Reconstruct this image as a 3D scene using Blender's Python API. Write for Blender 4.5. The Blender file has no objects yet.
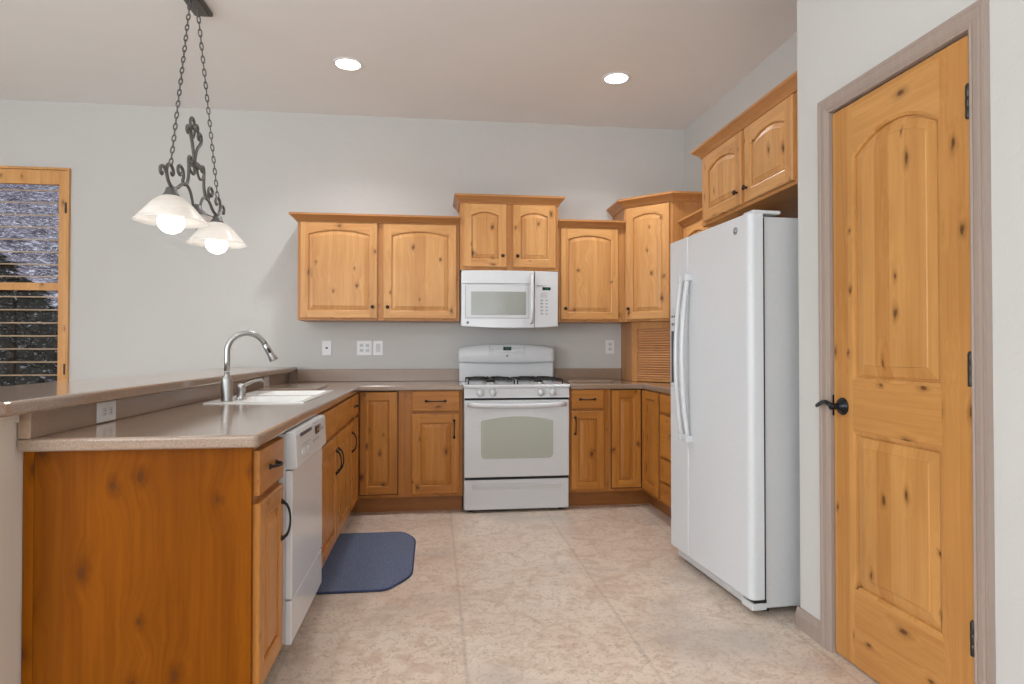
import bpy, bmesh, math, random
from mathutils import Vector, Matrix
random.seed(7)
C = bpy.context.scene.collection
PI = math.pi
# ------------------------------------------------------------------ camera, sky, lights, exposure
sc = bpy.context.scene
cd = bpy.data.cameras.new('camera'); cam = bpy.data.objects.new('camera', cd); C.objects.link(cam)
cam.location = (0, 0, 1.165)
cam.rotation_euler = (math.radians(90.732), 0, math.radians(-7.102))
cd.sensor_width = 36.0; cd.lens = 626 / 1024 * 36.0; cd.clip_start = .05
sc.camera = cam
sc.view_settings.view_transform = 'Standard'; sc.view_settings.look = 'None'
sc.view_settings.exposure = 0.12; sc.view_settings.gamma = 1.0; sc.view_settings.use_curve_mapping = False
sc.cycles.use_denoising = True
sc.cycles.max_bounces = 8; sc.cycles.diffuse_bounces = 5; sc.cycles.glossy_bounces = 4
sc.cycles.sample_clamp_indirect = 6.0
w = bpy.data.worlds.new('sky'); sc.world = w; w.use_nodes = True
wn = w.node_tree.nodes; wl = w.node_tree.links
bg = wn['Background']
sk = wn.new('ShaderNodeTexSky'); sk.sky_type = 'HOSEK_WILKIE'; sk.turbidity = 6; sk.sun_direction = (0.3, -0.5, 0.6)
wmix = wn.new('ShaderNodeMixRGB'); wmix.inputs[0].default_value = .75; wmix.inputs[2].default_value = (.82, .87, 1, 1)
wl.new(sk.outputs[0], wmix.inputs[1]); wl.new(wmix.outputs[0], bg.inputs[0]); bg.inputs[1].default_value = 0.9

def area(name, loc, rot, sx, sy, power, col=(1, 1, 1)):
    l = bpy.data.lights.new(name, 'AREA'); l.shape = 'RECTANGLE'; l.size = sx; l.size_y = sy; l.energy = power; l.color = col
    o = bpy.data.objects.new(name, l); C.objects.link(o); o.location = loc; o.rotation_euler = rot; return o
# added fill lamps, unseen, behind the camera and on the dining side, tilted up
area('fill_rear', (-1.3, -3.93, 1.55), (math.radians(126), 0, 0), 4.2, 2.2, 95, (.90, .96, 1.0))
area('fill_side', (-5.13, -1.7, 1.5), (math.radians(142), 0, math.radians(-90)), 3.2, 2.0, 300, (.90, .96, 1.0))

# ------------------------------------------------------------------ material helpers
def lin(c):
    c = c / 255.0
    return c / 12.92 if c <= .04045 else ((c + .055) / 1.055) ** 2.4
def rgb(r, g, b): return (lin(r), lin(g), lin(b), 1)
class NT:
    def __init__(s, name):
        s.m = bpy.data.materials.new(name); s.m.use_nodes = True
        s.n = s.m.node_tree.nodes; s.l = s.m.node_tree.links
        s.b = s.n['Principled BSDF']
    def new(s, t, **k):
        n = s.n.new(t)
        for a, v in k.items(): setattr(n, a, v)
        return n
    def put(s, sock, v):
        if hasattr(v, 'is_linked') or hasattr(v, 'links'): s.l.new(v, sock)
        else: sock.default_value = v
    def math(s, op, a, b=0.0, c=None):
        n = s.new('ShaderNodeMath', operation=op); s.put(n.inputs[0], a); s.put(n.inputs[1], b)
        if c is not None: s.put(n.inputs[2], c)
        return n.outputs[0]
    def mix(s, f, a, b, t='MIX'):
        n = s.new('ShaderNodeMixRGB', blend_type=t); s.put(n.inputs[0], f); s.put(n.inputs[1], a); s.put(n.inputs[2], b); return n.outputs[0]
    def ramp(s, f, pts):
        n = s.new('ShaderNodeValToRGB'); e = n.color_ramp.elements
        while len(e) < len(pts): e.new(.5)
        for i, (p, c) in enumerate(pts):
            e[i].position = p; e[i].color = c if not isinstance(c, (int, float)) else (c, c, c, 1)
        s.l.new(f, n.inputs[0]); return n.outputs[0]
    def noise(s, vec, scale, detail=3, rough=.5, dist=0.0):
        n = s.new('ShaderNodeTexNoise'); n.inputs['Scale'].default_value = scale; n.inputs['Detail'].default_value = detail
        n.inputs['Roughness'].default_value = rough; n.inputs['Distortion'].default_value = dist
        if vec is not None: s.l.new(vec, n.inputs['Vector'])
        return n
    def mapping(s, vec, scale=(1, 1, 1), loc=(0, 0, 0)):
        n = s.new('ShaderNodeMapping'); n.inputs['Scale'].default_value = scale
        s.put(n.inputs['Location'], loc); s.l.new(vec, n.inputs['Vector']); return n.outputs[0]
    def bump(s, h, strength, dist=.002):
        n = s.new('ShaderNodeBump'); n.inputs['Strength'].default_value = strength; n.inputs['Distance'].default_value = dist
        s.l.new(h, n.inputs['Height']); s.l.new(n.outputs[0], s.b.inputs['Normal'])
    def objvec(s, rnd=True):
        tc = s.new('ShaderNodeTexCoord'); v = tc.outputs['Object']
        if rnd:
            oi = s.new('ShaderNodeObjectInfo')
            cx = s.new('ShaderNodeCombineXYZ')
            for i, k in enumerate((37.0, 53.0, 91.0)): s.l.new(s.math('MULTIPLY', oi.outputs['Random'], k), cx.inputs[i])
            ad = s.new('ShaderNodeVectorMath', operation='ADD'); s.l.new(v, ad.inputs[0]); s.l.new(cx.outputs[0], ad.inputs[1]); v = ad.outputs[0]
            s.rand = oi.outputs['Random']
        return v

def plain(name, col, rough=.5, metal=0.0, spec=.5, coat=0.0, emis=None, es=0.0):
    t = NT(name); b = t.b
    v = t.objvec(False); n = t.noise(v, 60, 2)
    c2 = tuple(x * .93 for x in col[:3]) + (1,)
    t.l.new(t.mix(n.outputs[0], col, c2), b.inputs['Base Color'])
    b.inputs['Roughness'].default_value = rough; b.inputs['Metallic'].default_value = metal
    b.inputs['Specular IOR Level'].default_value = spec; b.inputs['Coat Weight'].default_value = coat
    if emis: b.inputs['Emission Color'].default_value = emis; b.inputs['Emission Strength'].default_value = es
    return t.m

def wood(name, light, dark, knot=1.0, axis='z', strip=.085, rough=.33, kscale=6.6, stripmix=.4, spec=.3, few=.36):
    """clear-coated knotty alder: glued strips, fine grain, dark knots"""
    t = NT(name); v = t.objvec(True)
    perm = {'z': (0, 1, 2), 'x': (2, 1, 0), 'y': (0, 2, 1)}[axis]
    sp = t.new('ShaderNodeSeparateXYZ'); t.l.new(v, sp.inputs[0])
    cb = t.new('ShaderNodeCombineXYZ')
    for i in range(3): t.l.new(sp.outputs[perm[i]], cb.inputs[i])
    v = cb.outputs[0]
    sp = t.new('ShaderNodeSeparateXYZ'); t.l.new(v, sp.inputs[0])
    # strips
    u = t.math('ADD', sp.outputs[0], t.math('MULTIPLY', sp.outputs[1], 1.35))
    w1 = t.noise(t.mapping(v, (0, 0, .15)), 1.0, 1).outputs[0]
    sid = t.math('FLOOR', t.math('DIVIDE', t.math('ADD', u, t.math('MULTIPLY', w1, .02)), strip))
    wn_ = t.new('ShaderNodeTexWhiteNoise', noise_dimensions='1D'); t.l.new(sid, wn_.inputs['W'])
    srand = wn_.outputs['Value']
    # knots
    kq = t.new('ShaderNodeCombineXYZ'); kw = t.noise(t.mapping(v, (38, 38, 20)), 1, 3)
    ksep = t.new('ShaderNodeSeparateColor'); t.l.new(kw.outputs['Color'], ksep.inputs[0])
    t.l.new(t.math('MULTIPLY', t.math('ADD', u, t.math('MULTIPLY', ksep.outputs[0], .03)), kscale), kq.inputs[0])
    t.l.new(t.math('MULTIPLY', t.math('ADD', sp.outputs[2], t.math('MULTIPLY', ksep.outputs[1], .05)), kscale * .62), kq.inputs[1])
    vo = t.new('ShaderNodeTexVoronoi', voronoi_dimensions='2D'); vo.inputs['Scale'].default_value = 1.0
    t.l.new(kq.outputs[0], vo.inputs['Vector'])
    d = vo.outputs['Distance']
    csep = t.new('ShaderNodeSeparateColor'); t.l.new(vo.outputs['Color'], csep.inputs[0])
    gate = t.math('GREATER_THAN', csep.outputs[0], few)
    # grain, bent round the knots
    pull = t.math('MULTIPLY', t.ramp(d, [(0, 1), (.35, 0)]), .035)
    gx = t.new('ShaderNodeCombineXYZ')
    t.l.new(t.math('ADD', sp.outputs[0], pull), gx.inputs[0]); t.l.new(t.math('ADD', sp.outputs[1], t.math('MULTIPLY', srand, 3.0)), gx.inputs[1]); t.l.new(sp.outputs[2], gx.inputs[2])
    g1 = t.noise(t.mapping(gx.outputs[0], (38, 38, 1.6)), 1, 5, .65, .5).outputs[0]
    g2 = t.noise(t.mapping(gx.outputs[0], (130, 130, 5)), 1, 2, .6).outputs[0]
    gr = t.math('ADD', t.math('MULTIPLY', g1, .75), t.math('MULTIPLY', g2, .25))
    base = t.mix(t.ramp(gr, [(.34, 0), (.66, 1)]), dark, light)
    base = t.mix(stripmix, base, t.mix(srand, dark, light))
    blo = t.noise(t.mapping(v, (5, 5, 2)), 1, 2).outputs[0]
    base = t.mix(t.math('MULTIPLY', t.ramp(blo, [(.5, 0), (.75, 1)]), .25), base, tuple(x * .62 for x in dark[:3]) + (1,))
    thr = t.math('MULTIPLY', csep.outputs[1], .6)
    dd = t.math('DIVIDE', d, t.math('ADD', thr, .45))
    kc = t.ramp(dd, [(0, (.02, .008, .003, 1)), (.045, (.06, .018, .005, 1)), (.085, (.22, .075, .02, 1)), (.13, (1, 1, 1, 1))])
    kf = t.math('MULTIPLY', t.math('MULTIPLY', t.ramp(dd, [(0, .95), (.045, .85), (.08, .42), (.2, 0)]), gate), knot)
    col = t.mix(kf, base, t.mix(t.ramp(dd, [(.03, 0), (.11, 1)]), (.085, .028, .008, 1), tuple(x * .42 for x in dark[:3]) + (1,)))
    t.l.new(col, t.b.inputs['Base Color'])
    t.b.inputs['Roughness'].default_value = rough; t.b.inputs['Specular IOR Level'].default_value = spec
    t.bump(t.math('ADD', gr, t.math('MULTIPLY', kf, -1.0)), .06, .002)
    return t.m

LT, DK = rgb(214, 164, 106), rgb(180, 122, 68)
W_UP = wood('upper_cabinet_alder', LT, DK)
W_UPX = wood('upper_cabinet_alder_rail', rgb(216, 166, 108), rgb(184, 126, 72), axis='x', knot=.9, strip=.5)
BL, BD = rgb(200, 138, 66), rgb(160, 98, 38)
W_LO = wood('base_cabinet_alder', BL, BD)
W_LOX = wood('base_cabinet_alder_rail', BL, BD, axis='x', knot=.9, strip=.5)
W_LOY = wood('base_cabinet_alder_rail_side', BL, BD, axis='y', knot=.9, strip=.5)
W_UPY = wood('upper_cabinet_alder_rail_side', rgb(216, 166, 108), rgb(184, 126, 72), axis='y', knot=.9, strip=.5)
W_BODY = wood('cabinet_frame_alder', rgb(196, 142, 86), rgb(166, 110, 60), knot=.5)
W_BODYL = wood('base_frame_alder', rgb(188, 126, 62), rgb(154, 94, 40), knot=.4)
W_CROWN = wood('crown_alder', rgb(192, 138, 86), rgb(162, 108, 60), axis='x', knot=.1, strip=.6)
W_CROWNY = wood('crown_alder_side', rgb(192, 138, 86), rgb(162, 108, 60), axis='y', knot=.1, strip=.6)
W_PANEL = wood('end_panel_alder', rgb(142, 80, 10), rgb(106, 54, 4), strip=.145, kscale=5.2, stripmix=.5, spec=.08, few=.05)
W_DOOR = wood('passage_door_alder', rgb(204, 152, 90), rgb(174, 118, 60), strip=.095, kscale=6.0, stripmix=.5, spec=.22)
W_DOORY = wood('passage_door_rail', rgb(204, 152, 90), rgb(176, 120, 62), axis='y', strip=.4, kscale=5.5)
W_WIN = wood('window_pine', rgb(224, 172, 112), rgb(196, 138, 80), knot=.8)
W_TOE = wood('toe_kick_alder', rgb(168, 112, 60), rgb(138, 86, 42), knot=.2, axis='x', strip=.6)
W_TAMB = wood('tambour_alder', rgb(214, 158, 108), rgb(190, 134, 86), axis='x', knot=.2, strip=.02)

def paint(name, col, bumps=.12, rough=.75):
    t = NT(name); v = t.objvec(False)
    n = t.noise(v, 3.0, 3).outputs[0]
    t.l.new(t.mix(n, col, tuple(x * .965 for x in col[:3]) + (1,)), t.b.inputs['Base Color'])
    k = t.noise(v, 14, 4, .55, .4).outputs[0]
    t.bump(t.ramp(k, [(.45, 0), (.6, 1)]), bumps, .004); t.b.inputs['Roughness'].default_value = rough
    t.b.inputs['Specular IOR Level'].default_value = .25
    return t.m
M_WALL = paint('wall_paint', rgb(202, 201, 198))
M_CEIL = paint('ceiling_paint', rgb(238, 238, 238), .05)
M_CREAM = paint('half_wall_paint', rgb(214, 208, 198), .04, .55)
M_TRIM = None
t = NT('taupe_trim_wood'); v = t.objvec(True)
g = t.noise(t.mapping(v, (60, 60, 2)), 1, 3, .6).outputs[0]
t.l.new(t.mix(g, rgb(168, 152, 142), rgb(150, 134, 124)), t.b.inputs['Base Color']); t.b.inputs['Roughness'].default_value = .4
M_TRIM = t.m

# solid-surface counter
def counter_mat(name, a, b, rough):
    t = NT(name); v = t.objvec(False)
    n1 = t.noise(v, 260, 2, .6).outputs[0]; n2 = t.noise(t.mapping(v, (3, 1.2, 3)), 1, 3).outputs[0]
    col = t.mix(t.ramp(n1, [(.38, 0), (.62, 1)]), a, b)
    sp = t.new('ShaderNodeTexVoronoi'); sp.inputs['Scale'].default_value = 190; t.l.new(v, sp.inputs['Vector'])
    col = t.mix(t.ramp(sp.outputs['Distance'], [(.12, 1), (.2, 0)]), col, rgb(186, 166, 146))
    col = t.mix(t.math('MULTIPLY', n2, .3), col, tuple(x * .8 for x in a[:3]) + (1,))
    t.l.new(col, t.b.inputs['Base Color']); t.b.inputs['Roughness'].default_value = rough
    t.b.inputs['Specular IOR Level'].default_value = .8
    t.b.inputs['Coat Weight'].default_value = .6 if rough < .2 else 0.0; t.b.inputs['Coat Roughness'].default_value = .14
    return t.m
M_CTR = counter_mat('tan_solid_surface', rgb(138, 116, 98), rgb(154, 133, 115), .14)
M_SPL = counter_mat('tan_backsplash', rgb(146, 120, 98), rgb(164, 138, 116), .3)

# sheet vinyl with a big tile pattern
t = NT('stone_look_floor'); v = t.objvec(False)
sp = t.new('ShaderNodeSeparateXYZ'); t.l.new(v, sp.inputs[0])
P = .68
fx = t.math('PINGPONG', t.math('ADD', sp.outputs[0], -.12 + P * 10), P / 2)
fy = t.math('PINGPONG', t.math('ADD', sp.outputs[1], -2.675 + P * 10), P / 2)
jx = t.ramp(fx, [(.003, 1), (.010, 0)]); jy = t.ramp(fy, [(.002, .6), (.007, 0)])
joint = t.math('MAXIMUM', jx, jy)
ix = t.math('FLOOR', t.math('DIVIDE', t.math('ADD', sp.outputs[0], -.12 + P * 10), P)); iy = t.math('FLOOR', t.math('DIVIDE', t.math('ADD', sp.outputs[1], -2.675 + P * 10), P))
wn2 = t.new('ShaderNodeTexWhiteNoise', noise_dimensions='1D'); t.l.new(t.math('ADD', ix, t.math('MULTIPLY', iy, 7.3)), wn2.inputs['W'])
big = t.noise(v, 2.2, 4, .6).outputs[0]
med = t.noise(v, 9, 5, .65, 1.2).outputs[0]
fine = t.noise(v, 38, 4, .7, 1.5).outputs[0]
col = t.mix(t.ramp(big, [(.35, 0), (.65, 1)]), rgb(218, 204, 190), rgb(207, 188, 172))
col = t.mix(t.math('MULTIPLY', wn2.outputs['Value'], .3), col, rgb(226, 212, 196))
col = t.mix(t.math('MULTIPLY', t.ramp(med, [(.48, 0), (.64, 1)]), .62), col, rgb(186, 160, 138))
col = t.mix(t.math('MULTIPLY', t.ramp(fine, [(.53, 0), (.60, 1)]), .55), col, rgb(164, 142, 124))
gp = t.noise(v, 1.3, 3, .5).outputs[0]
col = t.mix(t.math('MULTIPLY', t.ramp(gp, [(.52, 0), (.66, 1)]), .55), col, rgb(170, 162, 154))
col = t.mix(t.math('MULTIPLY', joint, .28), col, rgb(140, 130, 120))
t.l.new(col, t.b.inputs['Base Color']); t.b.inputs['Roughness'].default_value = .32; t.b.inputs['Specular IOR Level'].default_value = .45
t.bump(t.math('ADD', t.math('MULTIPLY', fine, .3), t.math('MULTIPLY', joint, -1)), .12, .002)
M_FLOOR = t.m

M_WHITE = plain('white_enamel', rgb(214, 217, 220), .18, spec=.5)
M_WHITE2 = plain('white_plastic', rgb(206, 209, 211), .32)
M_FRIDGE = plain('white_fridge_steel', rgb(214, 218, 222), .3)
M_FSIDE = plain('fridge_side_grey', rgb(206, 207, 208), .45)
M_GAP = plain('dark_gap', rgb(30, 30, 32), .7)
M_BLACK = plain('black_iron', rgb(28, 26, 25), .45, spec=.4)
M_BRONZE = plain('oil_rubbed_bronze', rgb(58, 46, 40), .35, metal=.6)
M_LEVER = plain('black_lever_metal', rgb(34, 38, 44), .22, metal=.7)
M_IRON = plain('chandelier_iron', rgb(102, 100, 98), .5, metal=.35)
M_HINGE = plain('pewter_hinge', rgb(64, 60, 56), .38, metal=.7)
M_NICKEL = plain('brushed_nickel', rgb(176, 177, 176), .34, metal=1.0)
M_SINK = plain('white_sink_enamel', rgb(246, 246, 244), .12)
M_PLATE = plain('white_wall_plate', rgb(236, 236, 238), .3)
M_SLOT = plain('outlet_slot', rgb(60, 60, 62), .6)
M_GREY = plain('grey_print', rgb(150, 152, 156), .5)
M_DGREY = plain('dark_print', rgb(70, 72, 76), .5)
M_LCD = plain('display_glass', rgb(14, 24, 20), .12)
M_LED = plain('green_digits', rgb(40, 110, 80), .4, emis=(.1, .8, .45, 1), es=.12)
M_OVGLASS = plain('oven_window_glass', rgb(176, 182, 170), .12, spec=.8)
M_MWGLASS = plain('microwave_mesh_glass', rgb(150, 153, 146), .2, spec=.6)
M_ALU = plain('burner_aluminium', rgb(170, 170, 168), .4, metal=.8)
def emit(name, col, s):
    t = NT(name); t.b.inputs['Base Color'].default_value = (.9, .9, .9, 1); t.b.inputs['Emission Color'].default_value = col; t.b.inputs['Emission Strength'].default_value = s
    return t.m
M_BULB = emit('lit_bulb_glass', (1, .98, .95, 1), 1.6)
M_LENS = emit('lit_downlight_lens', (1, .97, .92, 1), 12.0)
t = NT('alabaster_glass'); v = t.objvec(False)
n = t.noise(t.mapping(v, (4, 4, 22)), 1, 3, .6, 1.0).outputs[0]
t.l.new(t.mix(t.ramp(n, [(.4, 0), (.7, 1)]), rgb(240, 238, 234), rgb(214, 206, 198)), t.b.inputs['Base Color'])
t.b.inputs['Roughness'].default_value = .25
tr = t.new('ShaderNodeBsdfTranslucent'); tr.inputs[0].default_value = (.93, .91, .88, 1)
tp = t.new('ShaderNodeBsdfTransparent'); tp.inputs[0].default_value = (.95, .96, .97, 1)
m1 = t.new('ShaderNodeMixShader'); m1.inputs[0].default_value = .5
t.l.new(t.b.outputs[0], m1.inputs[1]); t.l.new(tr.outputs[0], m1.inputs[2])
m2 = t.new('ShaderNodeMixShader')
spz = t.new('ShaderNodeSeparateXYZ'); t.l.new(v, spz.inputs[0])
t.l.new(t.ramp(spz.outputs[2], [(.004, .4), (.02, .04)]), m2.inputs[0])
t.l.new(m1.outputs[0], m2.inputs[1]); t.l.new(tp.outputs[0], m2.inputs[2]); t.l.new(m2.outputs[0], t.n['Material Output'].inputs[0])
M_SHADE = t.m
t = NT('window_glass'); tp = t.new('ShaderNodeBsdfTransparent'); gl = t.new('ShaderNodeBsdfGlossy'); gl.inputs['Roughness'].default_value = .02
fr = t.new('ShaderNodeFresnel'); fr.inputs[0].default_value = 1.45; ms = t.new('ShaderNodeMixShader')
t.l.new(fr.outputs[0], ms.inputs[0]); t.l.new(tp.outputs[0], ms.inputs[1]); t.l.new(gl.outputs[0], ms.inputs[2]); t.l.new(ms.outputs[0], t.n['Material Output'].inputs[0])
M_GLASS = t.m
t = NT('navy_rug'); v = t.objvec(False)
n = t.noise(v, 110, 3, .8).outputs[0]; n2 = t.noise(t.mapping(v, (14, 120, 20)), 1, 3).outputs[0]
t.l.new(t.mix(t.ramp(n, [(.35, 0), (.65, 1)]), rgb(80, 88, 110), t.mix(n2, rgb(104, 114, 138), rgb(124, 134, 158))), t.b.inputs['Base Color'])
t.b.inputs['Roughness'].default_value = .95; t.b.inputs['Specular IOR Level'].default_value = .1; t.bump(n, .5, .003)
M_RUG = t.m
M_RUGE = plain('navy_rug_binding', rgb(66, 76, 104), .9, spec=.1)
t = NT('snowy_brush_hill'); v = t.objvec(False)
n = t.noise(t.mapping(v, (1, .5, 1.6)), 4.0, 6, .8, 2.2).outputs[0]; n2 = t.noise(v, .9, 3).outputs[0]
col = t.mix(t.ramp(n, [(.44, 0), (.56, 1)]), rgb(62, 54, 66), rgb(150, 140, 156))
col = t.mix(t.ramp(t.noise(t.mapping(v, (1, .5, 1.5)), 5.5, 5, .85, 2.5).outputs[0], [(.525, 0), (.56, 1)]), col, rgb(250, 250, 255))
t.l.new(col, t.b.inputs['Base Color']); t.b.inputs['Roughness'].default_value = .9
M_HILL = t.m
M_SNOW = plain('old_snow', rgb(226, 230, 240), .8)
t = NT('evergreen_needles'); v = t.objvec(True)
n = t.noise(v, 12, 3, .7).outputs[0]
col = t.mix(n, rgb(12, 17, 17), rgb(34, 44, 38)); col = t.mix(t.ramp(t.noise(v, 16, 4, .8, 1).outputs[0], [(.60, 0), (.63, 1)]), col, rgb(240, 244, 250))
t.l.new(col, t.b.inputs['Base Color']); t.b.inputs['Roughness'].default_value = .9; t.b.inputs['Specular IOR Level'].default_value = .1
M_GREEN = t.m
M_TRUNK = plain('tree_trunk', rgb(62, 50, 44), .9)

# ------------------------------------------------------------------ geometry helpers
class MB:
    """collects vertices and faces of one mesh"""
    def __init__(s): s.v = []; s.f = []; s.mi = []; s.sm = []
    def add(s, vs, fs, mat=0, smooth=False):
        o = len(s.v); s.v += [tuple(p) for p in vs]
        for i, f in enumerate(fs):
            s.f.append([o + k for k in f]); s.mi.append(mat[i] if isinstance(mat, list) else mat); s.sm.append(smooth)
        return s
    def addbm(s, bm, mat=0, smooth=False, M=None):
        bm.verts.ensure_lookup_table(); bm.verts.index_update()
        vs = [(M @ v.co if M else v.co.copy()) for v in bm.verts]; fs = [[v.index for v in f.verts] for f in bm.faces]
        bm.free(); return s.add(vs, fs, mat, smooth)
    def box(s, x0, y0, z0, x1, y1, z1, b=0.0, seg=2, mat=0, M=None):
        bm = bmesh.new(); bmesh.ops.create_cube(bm, size=1)
        for v in bm.verts: v.co = Vector((x0 + (v.co.x + .5) * (x1 - x0), y0 + (v.co.y + .5) * (y1 - y0), z0 + (v.co.z + .5) * (z1 - z0)))
        if b > 0: bmesh.ops.bevel(bm, geom=bm.edges[:], offset=b, segments=seg, affect='EDGES', profile=.5)
        return s.addbm(bm, mat, False, M)
    def prism(s, pts, h0, h1, axis='z', b=0.0, seg=2, mat=0, M=None, smooth=False):
        """polygon pts in the plane across axis, extruded from h0 to h1"""
        def mk(p, h): return {'z': (p[0], p[1], h), 'y': (p[0], h, p[1]), 'x': (h, p[0], p[1])}[axis]
        bm = bmesh.new(); n = len(pts)
        a = [bm.verts.new(mk(p, h0)) for p in pts]; c = [bm.verts.new(mk(p, h1)) for p in pts]
        fa = bm.faces.new(a); fc = bm.faces.new(c[::-1])
        for i in range(n): bm.faces.new((a[i], c[i], c[(i + 1) % n], a[(i + 1) % n]))
        bmesh.ops.recalc_face_normals(bm, faces=bm.faces[:])
        if b > 0:
            es = [e for e in bm.edges if (fa in e.link_faces or fc in e.link_faces)]
            bmesh.ops.bevel(bm, geom=es, offset=b, segments=seg, affect='EDGES', profile=.5)
        return s.addbm(bm, mat, smooth, M)
    def tube(s, path, r, seg=8, mat=0, caps=True, flat=None):
        P = [Vector(p) for p in path]; n = len(P); vs = []; fs = []
        T = [(P[min(i + 1, n - 1)] - P[max(i - 1, 0)]).normalized() for i in range(n)]
        up = Vector((0, 0, 1)) if abs(T[0].z) < .9 else Vector((1, 0, 0))
        N = (up - T[0] * up.dot(T[0])).normalized()
        for i in range(n):
            N = (N - T[i] * N.dot(T[i])).normalized(); B = T[i].cross(N)
            rr = r[i] if isinstance(r, (list, tuple)) else r
            for k in range(seg):
                a = 2 * PI * k / seg
                vs.append(P[i] + N * math.cos(a) * rr + B * math.sin(a) * rr * (flat or 1))
        for i in range(n - 1):
            for k in range(seg):
                fs.append((i * seg + k, i * seg + (k + 1) % seg, (i + 1) * seg + (k + 1) % seg, (i + 1) * seg + k))
        if caps: fs += [tuple(range(seg))[::-1], tuple((n - 1) * seg + k for k in range(seg))]
        return s.add(vs, fs, mat, True)
    def lathe(s, prof, c=(0, 0, 0), seg=24, mat=0, M=None, cap=True):
        """prof: (radius, height) pairs round the local z axis"""
        vs = []; fs = []; n = len(prof)
        for r, h in prof:
            for k in range(seg):
                a = 2 * PI * k / seg; p = Vector((r * math.cos(a), r * math.sin(a), h))
                if M: p = M @ p
                vs.append(p + Vector(c))
        for i in range(n - 1):
            for k in range(seg): fs.append((i * seg + k, i * seg + (k + 1) % seg, (i + 1) * seg + (k + 1) % seg, (i + 1) * seg + k))
        if cap: fs += [tuple(range(seg))[::-1], tuple((n - 1) * seg + k for k in range(seg))]
        return s.add(vs, fs, mat, True)
    def xform(s, M): s.v = [tuple(M @ Vector(p)) for p in s.v]; return s

ROOTM = {}
def link(o, parent=None):
    C.objects.link(o)
    if parent is not None: o.parent = parent
    return o
def obj(name, mb, mats, parent=None, world=True, kind=None, loc=None):
    """one mesh object. world: the vertices are in world coordinates"""
    if not isinstance(mats, (list, tuple)): mats = [mats]
    top = parent
    while top is not None and top.parent is not None: top = top.parent
    vs = mb.v
    if world and top is not None and top.name in ROOTM:
        inv = ROOTM[top.name].inverted(); vs = [tuple(inv @ Vector(p)) for p in vs]
    if parent is None and loc is not None:
        vs = [(p[0] - loc[0], p[1] - loc[1], p[2] - loc[2]) for p in vs]
    me = bpy.data.meshes.new(name); me.from_pydata(vs, [], mb.f); me.update()
    for m in mats: me.materials.append(m)
    for p, mi, sm in zip(me.polygons, mb.mi, mb.sm): p.material_index = mi; p.use_smooth = sm
    bm = bmesh.new(); bm.from_mesh(me); bmesh.ops.recalc_face_normals(bm, faces=bm.faces[:]); bm.to_mesh(me); bm.free()
    o = bpy.data.objects.new(name, me)
    if parent is None and loc is not None: o.location = loc; ROOTM[o.name] = Matrix.Translation(loc)
    link(o, parent)
    if kind: o['kind'] = kind
    return o
def tag(o, label, cat, group=None):
    o['label'] = label; o['category'] = cat
    if group: o['group'] = group
    return o
def thing(name, label, cat, loc=(0, 0, 0), rz=0.0, group=None):
    o = bpy.data.objects.new(name, None); o.empty_display_size = .1
    o.location = loc; o.rotation_euler = (0, 0, rz); C.objects.link(o)
    ROOTM[o.name] = Matrix.Translation(loc) @ Matrix.Rotation(rz, 4, 'Z')
    return tag(o, label, cat, group)
def struct(name, mb, mats, parent=None): return obj(name, mb, mats, parent, kind='structure' if parent is None else None)

def frameM(o, d):
    """matrix of a door's local frame (x along the front, -y outwards, z up) with origin o; d: outward direction"""
    d = Vector((d[0], d[1], 0)).normalized(); ax = Vector((-d.y, d.x, 0))
    return Matrix(((ax.x, -d.x, 0, o[0]), (ax.y, -d.y, 0, o[1]), (0, 0, 1, o[2]), (0, 0, 0, 1)))

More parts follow.
